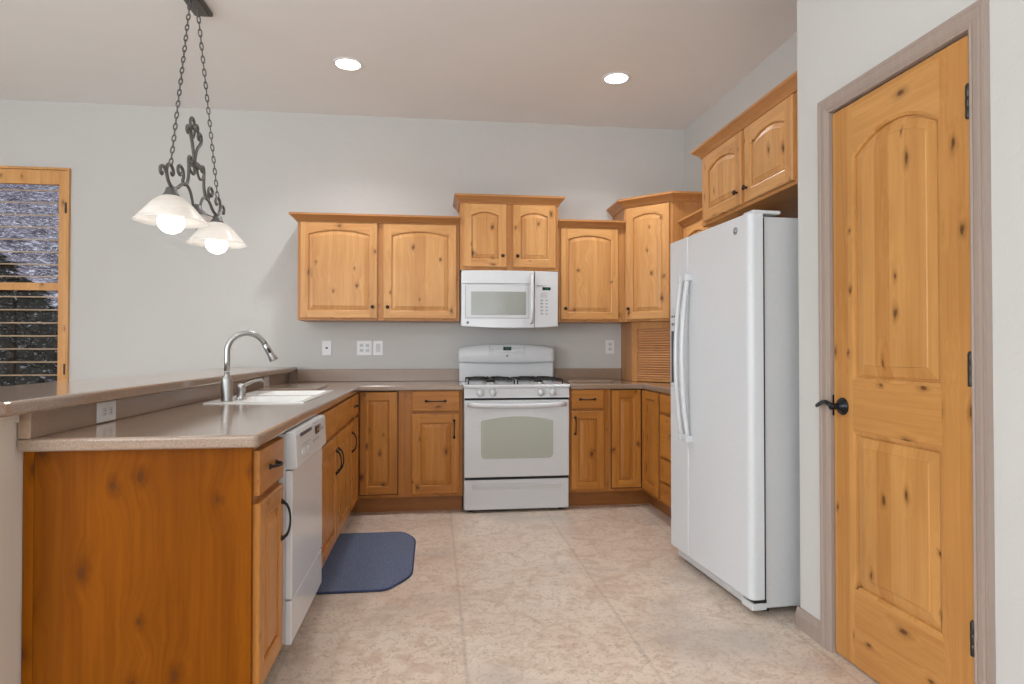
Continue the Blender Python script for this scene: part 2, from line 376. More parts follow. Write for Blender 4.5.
def panel_door(w_, h, M, arch=0.0, fw=.06, th=.02, flat=False, rail=None, rails=None, ps=1.0):
    """raised-panel door in local frame: x 0..w, z 0..h, front at y=-th, back at y=0. rails: list of (z0,z1,arch) panels"""
    mb = MB(); b = .005; K = 14
    rails = rails or [(rail or fw, h - (rail or fw), arch)]
    y0 = -th
    def outline(z0, z1, rise, ins):
        x0, x1 = fw + ins, w_ - fw - ins; zb = z0 + ins; half = (w_ - 2 * fw) / 2; cx = w_ / 2
        pts = [(x0, zb), (x1, zb)]
        for k in range(K + 1):
            x = x1 + (x0 - x1) * k / K; q = min(1, abs((x - cx) / half))
            pts.append((x, z1 - rise * q * q - ins))
        return pts
    # slab sides and back
    vs = [(0, 0, 0), (w_, 0, 0), (w_, 0, h), (0, 0, h), (0, y0 + b, 0), (w_, y0 + b, 0), (w_, y0 + b, h), (0, y0 + b, h), (b, y0, b), (w_ - b, y0, b), (w_ - b, y0, h - b), (b, y0, h - b)]
    mb.add(vs, [(0, 3, 2, 1), (0, 1, 5, 4), (1, 2, 6, 5), (2, 3, 7, 6), (3, 0, 4, 7), (4, 5, 9, 8), (5, 6, 10, 9), (6, 7, 11, 10), (7, 4, 8, 11)], 0)
    # stiles
    mb.add([(b, y0, b), (fw, y0, b), (fw, y0, h - b), (b, y0, h - b)], [(0, 1, 2, 3)], 0)
    mb.add([(w_ - fw, y0, b), (w_ - b, y0, b), (w_ - b, y0, h - b), (w_ - fw, y0, h - b)], [(0, 1, 2, 3)], 0)
    zprev = b
    for i, (z0, z1, rise) in enumerate(rails):
        o = outline(z0, z1, rise, 0)
        mb.add([(fw, y0, zprev), (w_ - fw, y0, zprev), (w_ - fw, y0, z0), (fw, y0, z0)], [(0, 1, 2, 3)], 1)
        zn = rails[i + 1][0] if i + 1 < len(rails) else h - b
        ztop = (z1 + 1e-4) if i + 1 < len(rails) else zn
        top = o[2:]; n = len(top)
        vv = [(x, y0, z) for x, z in top] + [(x, y0, ztop) for x, z in top]
        mb.add(vv, [(k, k + 1, n + k + 1, n + k) for k in range(n - 1)], 1)
        zprev = ztop
        if flat: rings = [(0, y0), (.004, y0 + .007), (.006, y0 + .008)]
        else: rings = [(0, y0), (.0025, y0 + .0015), (.007, y0 + .0035), (.0085, y0 + .0125), (.0125, y0 + .0125), (.0135, y0 + .0085), (.036, y0 + .003), (.038, y0 + .0005)]
        rings = [(a * ps, c_) for a, c_ in rings]
        loops = [outline(z0, z1, rise, r[0]) for r in rings]; m = len(loops[0])
        vv = [(p[0], rings[j][1], p[1]) for j, L in enumerate(loops) for p in L]; ff = []
        for j in range(len(loops) - 1):
            for k in range(m): ff.append((j * m + k, j * m + (k + 1) % m, (j + 1) * m + (k + 1) % m, (j + 1) * m + k))
        ff.append(tuple((len(loops) - 1) * m + k for k in range(m)))
        mb.add(vv, ff, 0)
    return mb.xform(M)
def slab_front(w_, h, M, th=.02):
    mb = MB(); mb.box(0, -th + .006, 0, w_, 0, h); mb.prism([(0.0, 0.0), (w_, 0.0), (w_, h), (0.0, h)], -th, -th + .008, 'y', b=.006, seg=3)
    return mb.xform(M)
def knob_mb(M, x, z, th=.02):
    Q = Matrix.Translation((x, -th, z)) @ Matrix.Rotation(PI / 2, 4, 'X')
    return MB().lathe([(.006, 0), (.005, .010), (.008, .013), (.0135, .017), (.014, .021), (.010, .025), (.003, .027)], seg=16, M=Q).xform(M)
def pull_mb(M, x, z, L=.11, vert=True, th=.02):
    pts = []; r = []
    for k in range(13):
        q = -1 + k / 6; a = q * L / 2; out = .025 * (1 - q * q) ** .55 + .004
        pts.append((x, -th - out, z + a) if vert else (x + a, -th - out, z)); r.append(.0034 + .0022 * abs(q) ** 2)
    mb = MB().tube(pts, r, 8)
    for sgn in (-1, 1):
        a = sgn * L / 2
        Q = Matrix.Translation((x, -th, z + a) if vert else (x + a, -th, z)) @ Matrix.Rotation(PI / 2, 4, 'X')
        mb.lathe([(.010, 0), (.010, .003), (.006, .006), (.005, .010)], seg=12, M=Q)
    return mb.xform(M)

def put_door(root, o, d, w_, h, mats, arch=0, fw=.06, hw=None, flat=False, th=.02, name='door'):
    M = frameM(o, d); side = abs(d[0]) > .9
    dr = obj(name, panel_door(w_, h, M, arch, fw, th, flat), [mats[0], mats[2] if side else mats[1]], root)
    if hw:
        k, x, z = hw[0], hw[1], hw[2]
        obj('knob' if k == 'knob' else 'handle', knob_mb(M, x, z) if k == 'knob' else pull_mb(M, x, z, hw[3] if len(hw) > 3 else .11, k == 'v'), M_BRONZE if k == 'knob' else M_BLACK, dr)
    return dr
def put_drawer(root, o, d, w_, h, mats, hw=True, L=.10):
    M = frameM(o, d); side = abs(d[0]) > .9
    dr = obj('drawer_front', slab_front(w_, h, M), [mats[2] if side else mats[1]], root)
    if hw: obj('handle', pull_mb(M, w_ / 2, h / 2, L, False), M_BLACK, dr)
    return dr
UPM = (W_UP, W_UPX, W_UPY); LOM = (W_LO, W_LOX, W_LOY)

def crown_mb(path, z, h=.06, out=.055, closed=False):
    """moulding swept along plan path (list of xy), offset outward to the right-hand side of travel"""
    prof = [(0, 0), (.008, 0), (.012, .010), (.022, .022), (.040, .036), (.050, .044), (.055, .046), (.055, .060), (0, .060)]
    prof = [(a * out / .055, b * h / .06) for a, b in prof]
    n = len(path); mb = MB(); vs = []; m = len(prof)
    P = [Vector(p) for p in path]
    for i in range(n):
        d0 = (P[i] - P[i - 1]).normalized() if i > 0 else (P[1] - P[0]).normalized()
        d1 = (P[i + 1] - P[i]).normalized() if i < n - 1 else d0
        n0 = Vector((d0.y, -d0.x)); n1 = Vector((d1.y, -d1.x)); bis = (n0 + n1)
        bis = bis / (1 + n0.dot(n1))
        for a, b in prof: vs.append((P[i].x + bis.x * a, P[i].y + bis.y * a, z + b))
    fs = []
    for i in range(n - 1):
        for k in range(m): fs.append((i * m + k, i * m + (k + 1) % m, (i + 1) * m + (k + 1) % m, (i + 1) * m + k))
    fs += [tuple(range(m)), tuple((n - 1) * m + k for k in range(m))[::-1]]
    return mb.add(vs, fs)

# ------------------------------------------------------------------ room shell
XR, YB, ZC = 2.13, 5.125, 3.05
XP = 1.530          # plane of the pantry wall
XL = -5.2; YR = -4.0
struct('floor', MB().box(XL - .1, YR - .1, -.1, XR + .12, YB + .12, 0), M_FLOOR)
struct('ceiling', MB().box(XL - .1, YR - .1, ZC, XR + .12, YB + .12, ZC + .1), M_CEIL)
WX0, WX1, WZ0, WZ1 = -3.78, -2.744, .62, 2.545
wb = MB()
wb.box(XL, YB, 0, WX0, YB + .12, ZC); wb.box(WX1, YB, 0, XR + .12, YB + .12, ZC); wb.box(WX0, YB, 0, WX1, YB + .12, WZ0); wb.box(WX0, YB, WZ1, WX1, YB + .12, ZC)
struct('wall_back', wb, M_WALL)
struct('wall_right', MB().box(XR, 2.475, 0, XR + .12, YB, ZC), M_WALL)
# pantry front wall with its door opening
DY0, DY1, DZ = 1.610, 2.250, 2.086
wp = MB(); wp.box(XP, YR, 0, XP + .11, DY0, ZC); wp.box(XP, DY1, 0, XP + .11, 2.475, ZC); wp.box(XP, DY0, DZ, XP + .11, DY1, ZC)
struct('wall_pantry', wp, M_WALL)
struct('wall_alcove', MB().box(XP + .11, 2.365, 0, XR + .12, 2.475, ZC), M_WALL)
wl_ = MB(); wl_.box(XL - .1, YR, 0, XL, -3.3, ZC); wl_.box(XL - .1, -.1, 0, XL, YB + .12, ZC); wl_.box(XL - .1, -3.3, 0, XL, -.1, .5); wl_.box(XL - .1, -3.3, 2.5, XL, -.1, ZC)
struct('wall_left', wl_, M_WALL)
wr_ = MB(); wr_.box(XL, YR - .1, 0, -3.4, YR, ZC); wr_.box(.8, YR - .1, 0, XP + .11, YR, ZC); wr_.box(-3.4, YR - .1, 0, .8, YR, .45); wr_.box(-3.4, YR - .1, 2.65, .8, YR, ZC)
struct('wall_rear', wr_, M_WALL)
# half wall behind the bar
struct('wall_half', MB().box(-1.31, 1.85, 0, -1.168, YB, .993), M_CREAM)
struct('trim_2', MB().box(-1.33, 1.83, .962, -1.155, 1.92, .992, .003), M_CREAM)

# casing of the pantry door
def casing_profile(): return [(0, 0), (.0, .010), (.006, .013), (.012, .011), (.020, .015), (.034, .016), (.044, .015), (.050, .018), (.060, .018), (.060, 0)]
cp = casing_profile(); vs = []; m = len(cp)
# path up the near jamb, across, down the far jamb; profile 'across' grows outward from the opening
corners = [(DY0, 0, -1, 0), (DY0, DZ, -1, 1), (DY1, DZ, 1, 1), (DY1, 0, 1, 0)]
for (y, z, sy, sz) in corners:
    for a, t_ in cp: vs.append((XP - t_, y + sy * a, z + sz * a))
fs = []
for i in range(3):
    for k in range(m): fs.append((i * m + k, i * m + (k + 1) % m, (i + 1) * m + (k + 1) % m, (i + 1) * m + k))
fs += [tuple(range(m)), tuple(3 * m + k for k in range(m))[::-1]]
tr_ = MB().add(vs, fs)
tr_.box(XP - .001, DY0 - .012, 0, XP + .11, DY0 + .001, DZ + .012); tr_.box(XP - .001, DY1 - .001, 0, XP + .11, DY1 + .012, DZ + .012); tr_.box(XP - .001, DY0, DZ - .001, XP + .11, DY1, DZ + .012)
struct('trim_1', tr_, M_TRIM)
def base_prof(): return [(0, 0), (.014, 0), (.014, .058), (.010, .066), (.008, .076), (.004, .084), (0, .085)]
def baseboard(name, x0, y0, x1, y1, nx, ny):
    pr = base_prof(); vs = [(x + nx * a, y + ny * a, h) for (x, y) in ((x0, y0), (x1, y1)) for a, h in pr]; m = len(pr)
    fs = [(k, (k + 1) % m, m + (k + 1) % m, m + k) for k in range(m)] + [tuple(range(m)), tuple(m + k for k in range(m))[::-1]]
    return struct(name, MB().add(vs, fs), M_TRIM)
baseboard('baseboard_pantry', XP, DY1 + .061, XP, 2.489, -1, 0)
baseboard('baseboard_right', XP, YR, XP, DY0 - .061, -1, 0)
baseboard('baseboard_back', XL, YB, -1.31, YB, 0, -1)
baseboard('baseboard_left', XL, YR, XL, YB, 1, 0)

# pantry door (opens from its far edge, hinged near the camera)
MD = frameM((XP + .022, DY1 - .004, .008), (-1, 0, 0))
dw_ = DY1 - DY0 - .008; dh = DZ - .014
d1 = obj('door_1', panel_door(dw_, dh, MD, fw=.113, th=.022, rails=[(.285, .86, 0), (1.045, 1.945, .075)], ps=1.5), [W_DOOR, W_DOORY], kind='structure')
lv = MB()
Q = Matrix.Translation((.056, -.022, .945)) @ Matrix.Rotation(PI / 2, 4, 'X')
lv.lathe([(.033, 0), (.033, .004), (.028, .010), (.014, .013), (.012, .035), (.014, .050), (.010, .054)], seg=28, M=Q)
lv.xform(MD); obj('rosette', lv, M_LEVER, d1)
lv = MB().tube([(.056 - .115 * q + 0.0, -.066 + .012 * q * q, .945 + .012 * math.sin(q * PI * 1.2)) for q in [k / 10 for k in range(11)]], [.011 - .003 * k / 10 for k in range(11)], 10, flat=.7).xform(MD)
obj('lever_handle', lv, M_LEVER, d1)
obj('latch_plate', MB().box(-.007, -.024, .905, -.001, -.006, .985, .001).xform(MD), M_LEVER, d1)
for z in (.335, 1.10, 1.87):
    h = MB().box(dw_ - .006, -.0245, z - .045, dw_ + .004, -.0215, z + .045).lathe([(.0065, -.048), (.0075, -.046), (.0075, -.016), (.0068, -.015), (.0068, -.014), (.0075, -.013), (.0075, .013), (.0068, .014), (.0068, .015), (.0075, .016), (.0075, .046), (.0065, .048), (.004, .053)], c=(dw_ + .0, -.030, z), seg=14).xform(MD)
    obj('hinge', h, M_HINGE, d1)

# window with wooden shutter
wroot = bpy.data.objects.new('window_1', None); C.objects.link(wroot); wroot.location = (WX0, YB, WZ0); wroot['kind'] = 'structure'
ROOTM['window_1'] = Matrix.Translation((WX0, YB, WZ0))
def wframe(x0, x1, z0, z1, wd, ya, yb, wt=None, wbm=None, b=.002):
    wt = wt or wd; wbm = wbm or wd
    return MB().box(x0, ya, z0, x0 + wd, yb, z1, b).box(x1 - wd, ya, z0, x1, yb, z1, b).box(x0 + wd, ya, z1 - wt, x1 - wd, yb, z1, b).box(x0 + wd, ya, z0, x1 - wd, yb, z0 + wbm, b)
obj('casing', wframe(WX0, WX1, WZ0, WZ1, .018, YB - .022, YB + .10), W_WIN, wroot)
sx0, sx1 = WX0 + .020, WX1 - .020
sf = wframe(sx0, sx1, WZ0 + .020, WZ1 - .020, .055, YB - .014, YB + .014, wt=.108, wbm=.09); sf.box(sx0 + .055, YB - .014, 1.615, sx1 - .055, YB + .014, 1.672, .002)
sh = obj('shutter_frame', sf, [W_WIN], wroot)
lo = MB(); z = 1.672 + .05
def louvers(z0, z1):
    n = round((z1 - z0) / .098); st = (z1 - z0) / n
    for i in range(n):
        z = z0 + (i + .5) * st
        a = math.radians(2 + 12 * (z - 1.165)); pts = []
        for k in range(12):
            an = 2 * PI * k / 12; y, zz = .044 * math.cos(an), .0045 * math.sin(an)
            pts.append((y * math.cos(a) + zz * math.sin(a) + YB + .0, z + y * math.sin(a) * 1 + zz * math.cos(a)))
        lo.prism(pts, sx0 + .057, sx1 - .057, 'x')
louvers(1.672, WZ1 - .128); louvers(WZ0 + .11, 1.615)
obj('louvers', lo, [wood('louver_pine', rgb(246, 226, 196), rgb(224, 190, 146), axis='x', knot=.1, strip=.5)], sh)
obj('tilt_rod', MB().box(-3.262, YB - .058, 1.70, -3.250, YB - .048, 2.38, .002).box(-3.262, YB - .058, .76, -3.250, YB - .048, 1.58, .002), W_WIN, sh)
obj('hinge', MB().box(WX1 - .026, YB - .030, .98, WX1 - .016, YB - .014, 1.06, .001).box(WX1 - .026, YB - .030, 2.2, WX1 - .016, YB - .014, 2.28, .001), M_HINGE, sh)
obj('sash', wframe(WX0 + .018, WX1 - .018, WZ0 + .018, WZ1 - .018, .03, YB + .07, YB + .10), M_WHITE2, wroot)
obj('pane', MB().box(WX0 + .04, YB + .083, WZ0 + .04, WX1 - .04, YB + .087, WZ1 - .04), M_GLASS, wroot)

# outside: ground, hillside with snowy brush, two evergreens
gm = MB(); vs = []; fs = []; NX, NY = 40, 24
for j in range(NY):
    for i in range(NX):
        x = -22 + 26 * i / (NX - 1); y = YB + .3 + 16 * j / (NY - 1)
        q = max(0, (y - YB - 2.4)); z = -.3 + .62 * q + .35 * math.sin(x * 1.3 + y) * min(1, q / 3) + random.uniform(-.12, .12) * min(1, q)
        vs.append((x, y, z))
for j in range(NY - 1):
    for i in range(NX - 1): fs.append((j * NX + i, j * NX + i + 1, (j + 1) * NX + i + 1, (j + 1) * NX + i))
struct('hillside', MB().add(vs, fs, 0, True), M_HILL)
def evergreen(x, y, h, r, label):
    t_ = thing('evergreen_tree', label, 'tree', (x, y, -.25), 0, 'evergreens outside the window')
    obj('trunk', MB().tube([(x, y, -.25), (x + .02, y, h * .5), (x, y, h * .95)], [.09, .06, .02], 8), M_TRUNK, t_)
    mb = MB(); rr = random.Random(int(h * 100))
    for k in range(900):
        q = rr.random() ** .8; z = .05 + q * h; rad = r * (1 - q) ** .7 * rr.uniform(.55, 1.05); a = rr.uniform(0, 2 * PI)
        c = Vector((x + rad * math.cos(a), y + rad * math.sin(a), z)); L = rr.uniform(.14, .26)
        d = Vector((math.cos(a), math.sin(a), rr.uniform(-.6, .1))).normalized(); s_ = d.cross(Vector((0, 0, 1))).normalized() * L * .35
        mb.add([c - d * L * .3, c + s_, c + d * L, c - s_, c + Vector((0, 0, .05))], [(0, 1, 4), (1, 2, 4), (2, 3, 4), (3, 0, 4), (0, 3, 2, 1)])
    obj('foliage', mb, M_GREEN, t_)
evergreen(-4.3, 7.0, 1.85, 1.0, 'small dark snow-dusted evergreen low outside the wooden-shuttered window, nearer the glass')
evergreen(-6.1, 9.3, 2.5, 1.6, 'broad dark snow-dusted evergreen outside the window, farther up the hillside')

# ------------------------------------------------------------------ base cabinets
XC = -.54          # face of the sink run
YF = 4.52          # face of the stove run
XF = 1.55          # face of the run behind the fridge
CT = .876          # underside of the counter
KZ = .12
g_base = None
def base(label, loc): return thing('base_cabinet', label, 'cabinet', loc, 0, 'knotty alder base cabinets')
# end cabinet
c = base('knotty alder base cabinet with wide plank end panel beside the dishwasher, nearest the camera', (-.85, 2.12, 0))
obj('body', MB().box(-1.164, 1.975, KZ, XC, 2.288, CT).box(-1.164, 1.975, 0, -.615, 2.288, KZ), W_BODYL, c)
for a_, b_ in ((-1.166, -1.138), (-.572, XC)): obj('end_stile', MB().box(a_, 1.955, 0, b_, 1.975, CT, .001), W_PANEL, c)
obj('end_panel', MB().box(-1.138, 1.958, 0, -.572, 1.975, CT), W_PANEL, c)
put_drawer(c, (XC, 1.975, .725), (1, 0), .300, .135, LOM, True, .075)
put_door(c, (XC, 1.975, .135), (1, 0), .300, .565, LOM, hw=('v', .272, .445, .125), fw=.055)
# sink cabinet
c = base('long knotty alder sink cabinet with paired doors under two false drawers', (-.85, 3.48, 0))
obj('body', MB().box(-1.164, 2.905, KZ, XC, 3.02, CT).box(-1.164, 3.02, KZ, XC, 3.98, .70).box(-.575, 3.02, .70, XC, 3.98, CT).box(-1.164, 3.98, KZ, XC, 4.055, CT).box(-1.164, 2.905, 0, -.615, 4.055, KZ), W_BODYL, c)
for y0, kx in ((2.935, .515), (3.50, .030)):
    put_drawer(c, (XC, y0, .725), (1, 0), .545, .135, LOM, False)
    put_door(c, (XC, y0, .135), (1, 0), .545, .565, LOM, hw=('v', kx, .43, .12), fw=.058)
# cabinet towards the corner
c = base('narrow base cabinet of one drawer and door between sink cabinet and inside corner', (-.85, 4.24, 0))
obj('body', MB().box(-1.164, 4.057, KZ, XC, YF - .022, CT).box(-1.164, 4.057, 0, -.615, YF - .022, KZ), W_BODYL, c)
put_drawer(c, (XC, 4.075, .725), (1, 0), .37, .135, LOM, True, .09)
put_door(c, (XC, 4.075, .135), (1, 0), .37, .565, LOM, hw=('v', .035, .44, .12), fw=.055)
# corner cabinet left of stove
c = base('corner base cabinet with one tall flush door and no drawer, on the sink side', (-.55, 4.80, 0))
obj('body', MB().box(-1.164, YF, KZ, -.205, YB - .005, CT).box(-1.164, 4.62, 0, -.205, YB - .005, KZ), W_BODYL, c)
obj('door_gap_shade', MB().box(-.522, YF - .003, .140, -.250, YF, .875), M_GAP, c)  # dark plate that colours in the shade of the gap round the door
put_door(c, (-.518, YF - .001, .147), (0, -1), .262, .721, LOM, fw=.055)
c = base('base cabinet with drawer over single door, touching the sink side of the stove', (0, 4.80, 0))
obj('body', MB().box(-.204, YF, KZ, .205, YB - .005, CT).box(-.204, 4.62, .022, .205, YB - .005, KZ), W_BODYL, c)
put_drawer(c, (-.156, YF, .728), (0, -1), .338, .145, LOM, True, .135)
put_door(c, (-.156, YF, .14), (0, -1), .338, .567, LOM, hw=('v', .30, .46, .12), fw=.058)
# right of stove
c = base('slim base cabinet with drawer and door between the stove and the corner near the fridge', (1.13, 4.80, 0))
obj('body', MB().box(.985, YF, KZ, 1.285, YB - .005, CT).box(.985, 4.62, .022, 1.285, YB - .005, KZ), W_BODYL, c)
put_drawer(c, (.998, YF, .733), (0, -1), .246, .140, LOM, True, .11)
put_door(c, (.998, YF, .14), (0, -1), .250, .575, LOM, hw=('v', .03, .47, .12), fw=.05)
c = base('corner base cabinet with a folding pair of tall doors meeting at right angles', (1.7, 4.80, 0))
bd = MB().prism([(1.286, YF), (XF, YF), (XF, 4.145), (XR - .005, 4.145), (XR - .005, YB - .005), (1.286, YB - .005)], KZ, CT)
bd.prism([(1.286, 4.62), (1.65, 4.62), (1.65, 4.145), (XR - .005, 4.145), (XR - .005, YB - .005), (1.286, YB - .005)], 0, KZ)
obj('body', bd, W_BODYL, c)
obj('door_gap_shade', MB().box(1.300, YF - .003, .140, XF - .001, YF, .876).box(XF - .003, 4.168, .140, XF, YF - .003, .876), M_GAP, c)  # dark strips painting gap shade round both folding doors
put_door(c, (1.305, YF - .001, .147), (0, -1), .222, .723, LOM, fw=.052)
put_door(c, (XF - .001, YF - .024, .147), (-1, 0), .325, .723, LOM, fw=.055)
c = base('drawer stack base cabinet of four drawers between the corner and the white fridge', (1.8, 3.85, 0))
obj('body', MB().box(XF, 3.56, KZ, XR - .005, 4.143, CT).box(1.65, 3.56, 0, XR - .005, 4.143, KZ), W_BODYL, c)
for z0, z1 in ((.745, .865), (.445, .725), (.28, .43), (.14, .265)):
    M = frameM((XF, 4.125, z0), (-1, 0, 0))
    dr = obj('drawer_front', slab_front(.53, z1 - z0, M), [W_LOY], c); obj('handle', pull_mb(M, .34, (z1 - z0) / 2, .11, False), M_BLACK, dr)
for nm, b_ in (('trim_3', (-.57, 4.60, 0.0, .205, 4.618, .118)), ('trim_4', (.985, 4.60, 0.0, 1.632, 4.618, .118)), ('trim_5', (1.63, 3.56, 0.0, 1.648, 4.600, .118))):
    struct(nm, MB().box(*b_), W_TOE)

# ------------------------------------------------------------------ countertops
def rounded(pts, rad):
    """round chosen corners: pts = (x, y, r)"""
    out = []; n = len(pts)
    for i in range(n):
        p = Vector(pts[i][:2]); r = pts[i][2] if len(pts[i]) > 2 else 0
        if r <= 0: out.append(tuple(p)); continue
        a = (Vector(pts[i - 1][:2]) - p).normalized(); b = (Vector(pts[(i + 1) % n][:2]) - p).normalized()
        for k in range(7):
            q = k / 6; s1 = p + a * r; s2 = p + b * r
            out.append(tuple((1 - q) ** 2 * s1 + 2 * q * (1 - q) * p + q * q * s2))
    return out
SX0, SX1, SY0, SY1 = -1.062, -.612, 3.06, 3.94
ctr = thing('countertop', 'long L-shaped tan speckled countertop holding the sink, between the bar and the stove', 'countertop', (-.8, 3.4, CT))
poly = [(-1.164, 1.925, 0), (-.513, 1.925, .02), (-.513, 4.485, 0), (.205, 4.485, 0), (.205, YB - .001, 0), (-1.164, YB - .001, 0)]
top = obj('slab', MB().prism(rounded(poly, 0), CT, .914, 'z', b=.009, seg=3), M_CTR, ctr)
cut = obj('cutter', MB().box(SX0 + .02, SY0 + .02, CT - .1, SX1 - .02, SY1 - .02, 1.0), M_CTR)
cut.parent = None; cut.matrix_world = Matrix.Identity(4)
bpy.context.view_layer.update()
md = top.modifiers.new('b', 'BOOLEAN'); md.object = cut; md.operation = 'DIFFERENCE'; md.solver = 'EXACT'
me = bpy.data.meshes.new_from_object(top.evaluated_get(bpy.context.evaluated_depsgraph_get())); top.modifiers.clear(); top.data = me
bpy.data.objects.remove(cut)
obj('backsplash', MB().box(-1.072, YB - .022, .914, .204, YB, 1.012, .003).box(-1.130, YB - .022, .914, -1.072, YB, .992), M_SPL, ctr)
obj('bar_backsplash', MB().box(-1.164, 1.925, .914, -1.130, YB - .001, .992, .002), M_SPL, ctr)
c2 = thing('countertop', 'short L-shaped tan countertop turning the corner between stove and fridge', 'countertop', (1.3, 4.8, CT))
obj('slab', MB().prism([(.992, 4.485), (1.525, 4.485), (1.525, 3.56), (XR - .001, 3.56), (XR - .001, YB - .001), (.992, YB - .001)], CT, .914, 'z', b=.009, seg=3), M_CTR, c2)
obj('backsplash', MB().box(.992, YB - .022, .914, 1.563, YB, 1.012, .003), M_SPL, c2)
# raised bar
bar = obj('bar_top', MB().prism(rounded([(-1.565, 1.70, .05), (-1.075, 1.70, .05), (-1.075, YB - .002, 0), (-1.565, YB - .002, 0)], 0), .9935, 1.033, 'z', b=.009, seg=3), M_CTR, loc=(-1.3, 3.4, .9935))
tag(bar, 'raised glossy tan breakfast bar top along the half wall behind the sink', 'bar top')

# sink
sk_ = thing('kitchen_sink', 'white double bowl sink with flat rim set in the tan countertop', 'sink', (-.84, 3.5, .914))
rim = MB()
bx0, bx1 = -.955, -.640
yb = [(SY0 + .030, 3.47), (3.53, SY1 - .03)]
z1 = .919
def bowl(mb, x0, y0, x1, y1, ztop, dep):
    R = []
    for ins, z, r in ((0, ztop, .05), (.006, ztop - .012, .05), (.02, ztop - dep + .04, .06), (.05, ztop - dep, .05)):
        pts = rounded([(x0 + ins, y0 + ins, r), (x1 - ins, y0 + ins, r), (x1 - ins, y1 - ins, r), (x0 + ins, y1 - ins, r)], 0); R.append([(p[0], p[1], z) for p in pts])
    m = len(R[0]); vs = [p for L in R for p in L]; fs = [(j * m + k, (j + 1) * m + k, (j + 1) * m + (k + 1) % m, j * m + (k + 1) % m) for j in range(3) for k in range(m)] + [tuple(3 * m + k for k in range(m))]
    mb.add(vs, fs, 0, True); return R[0]
# rim plate pieces around the bowls
for (a, b_, c_, d_) in ((SX0, SY0, bx0, SY1), (bx1, SY0, SX1, SY1), (bx0, SY0, bx1, yb[0][0]), (bx0, yb[0][1], bx1, yb[1][0]), (bx0, yb[1][1], bx1, SY1)):
    rim.box(a, b_, .9145, c_, d_, z1)
for y0, y1 in yb:
    rl = bowl(rim, bx0, y0, bx1, y1, z1, .18)
    o = [(bx0, y0), (bx1, y0), (bx1, y1), (bx0, y1)]
    for q in range(4):       # fillets between the round bowl mouth and the square plates
        seg_ = rl[q * 7:(q + 1) * 7]; cpt = (o[q][0], o[q][1], z1)
        rim.add([cpt] + seg_, [(0, k + 1, k + 2) for k in range(6)])
obj('basin', rim, M_SINK, sk_)
for y0, y1 in yb: obj('drain', MB().lathe([(.045, 0), (.045, .003), (.03, .004), (.028, .001)], c=((bx0 + bx1) / 2, (y0 + y1) / 2, z1 - .1795), seg=20), M_NICKEL, sk_)
# faucet
FX, FY = -.985, 3.150
f = thing('kitchen_faucet', 'brushed nickel gooseneck faucet with pull-down spray head beside the white sink', 'faucet', (FX, FY, .9195))
obj('base_column', MB().lathe([(.028, 0), (.028, .004), (.0265, .008), (.0265, .105), (.0225, .112), (.0135, .122), (.0115, .14)], c=(FX, FY, .9195), seg=28), M_NICKEL, f)
dirv = Vector((.92, .40, 0)).normalized(); pts = [Vector((FX, FY, 1.065)), Vector((FX, FY, 1.11))]; R_ = .089
for k in range(0, 19):
    a = PI - k * (PI - math.radians(24)) / 18; pts.append(Vector((FX, FY, 1.158)) + dirv * (R_ + R_ * math.cos(a)) + Vector((0, 0, R_ * math.sin(a))))
obj('spout', MB().tube(pts, .0135, 14), M_NICKEL, f)
e = pts[-1]; tdir = (pts[-1] - pts[-2]).normalized()
sh_ = [e + tdir * q for q in (0, .002, .030, .062, .085, .092)]
hd = obj('spray_head', MB().tube(sh_, [.0125, .0145, .0155, .0165, .0215, .020], 16), M_NICKEL, f)
nrm = dirv.cross(Vector((0, 0, 1))).normalized(); bk = tdir.cross(nrm).normalized()
bt = MB(); pc = e + tdir * .034
sd = (-dirv + Vector((0, 0, .5))).normalized(); 
bt.tube([pc + nrm * .0125 * 1 + tdir * q for q in (-.014, -.01, .012, .016)], [.003, .0065, .0065, .003], 10)
obj('spray_button', bt, M_BLACK, hd)
HX, HY = -.952, 3.262
lh = thing('faucet_lever', 'short brushed nickel lever control standing on the sink rim right of the gooseneck', 'faucet', (HX, HY, .9195))
obj('base', MB().lathe([(.027, 0), (.026, .004), (.021, .008), (.019, .052), (.021, .056), (.017, .072), (.010, .078)], c=(HX, HY, .9195), seg=24), M_NICKEL, lh)
obj('lever', MB().tube([(HX - .004, HY - .004, .978), (HX + .02, HY + .02, .994), (HX + .05, HY + .045, 1.008), (HX + .078, HY + .062, 1.013), (HX + .094, HY + .066, 1.005)], [.010, .0085, .007, .0075, .006], 10), M_NICKEL, lh)
# boards
cb1 = obj('cutting_board', MB().prism(rounded([(-1.07, 3.985, .02), (-.715, 3.985, .02), (-.735, 4.50, .02), (-1.06, 4.50, .02)], 0), .9145, .929, 'z', b=.003), M_CTR, loc=(-.9, 4.2, .9145))
tag(cb1, 'thin tan cutting board lying on the counter beyond the white sink', 'cutting board', 'cutting boards on the counters')
cb2 = obj('cutting_board', MB().prism(rounded([(1.03, 4.70, .02), (1.37, 4.70, .02), (1.37, 5.02, .02), (1.03, 5.02, .02)], 0), .9145, .929, 'z', b=.003), M_CTR, loc=(1.2, 4.85, .9145))
tag(cb2, 'thin tan cutting board lying on the counter against the stove, fridge side', 'cutting board', 'cutting boards on the counters')

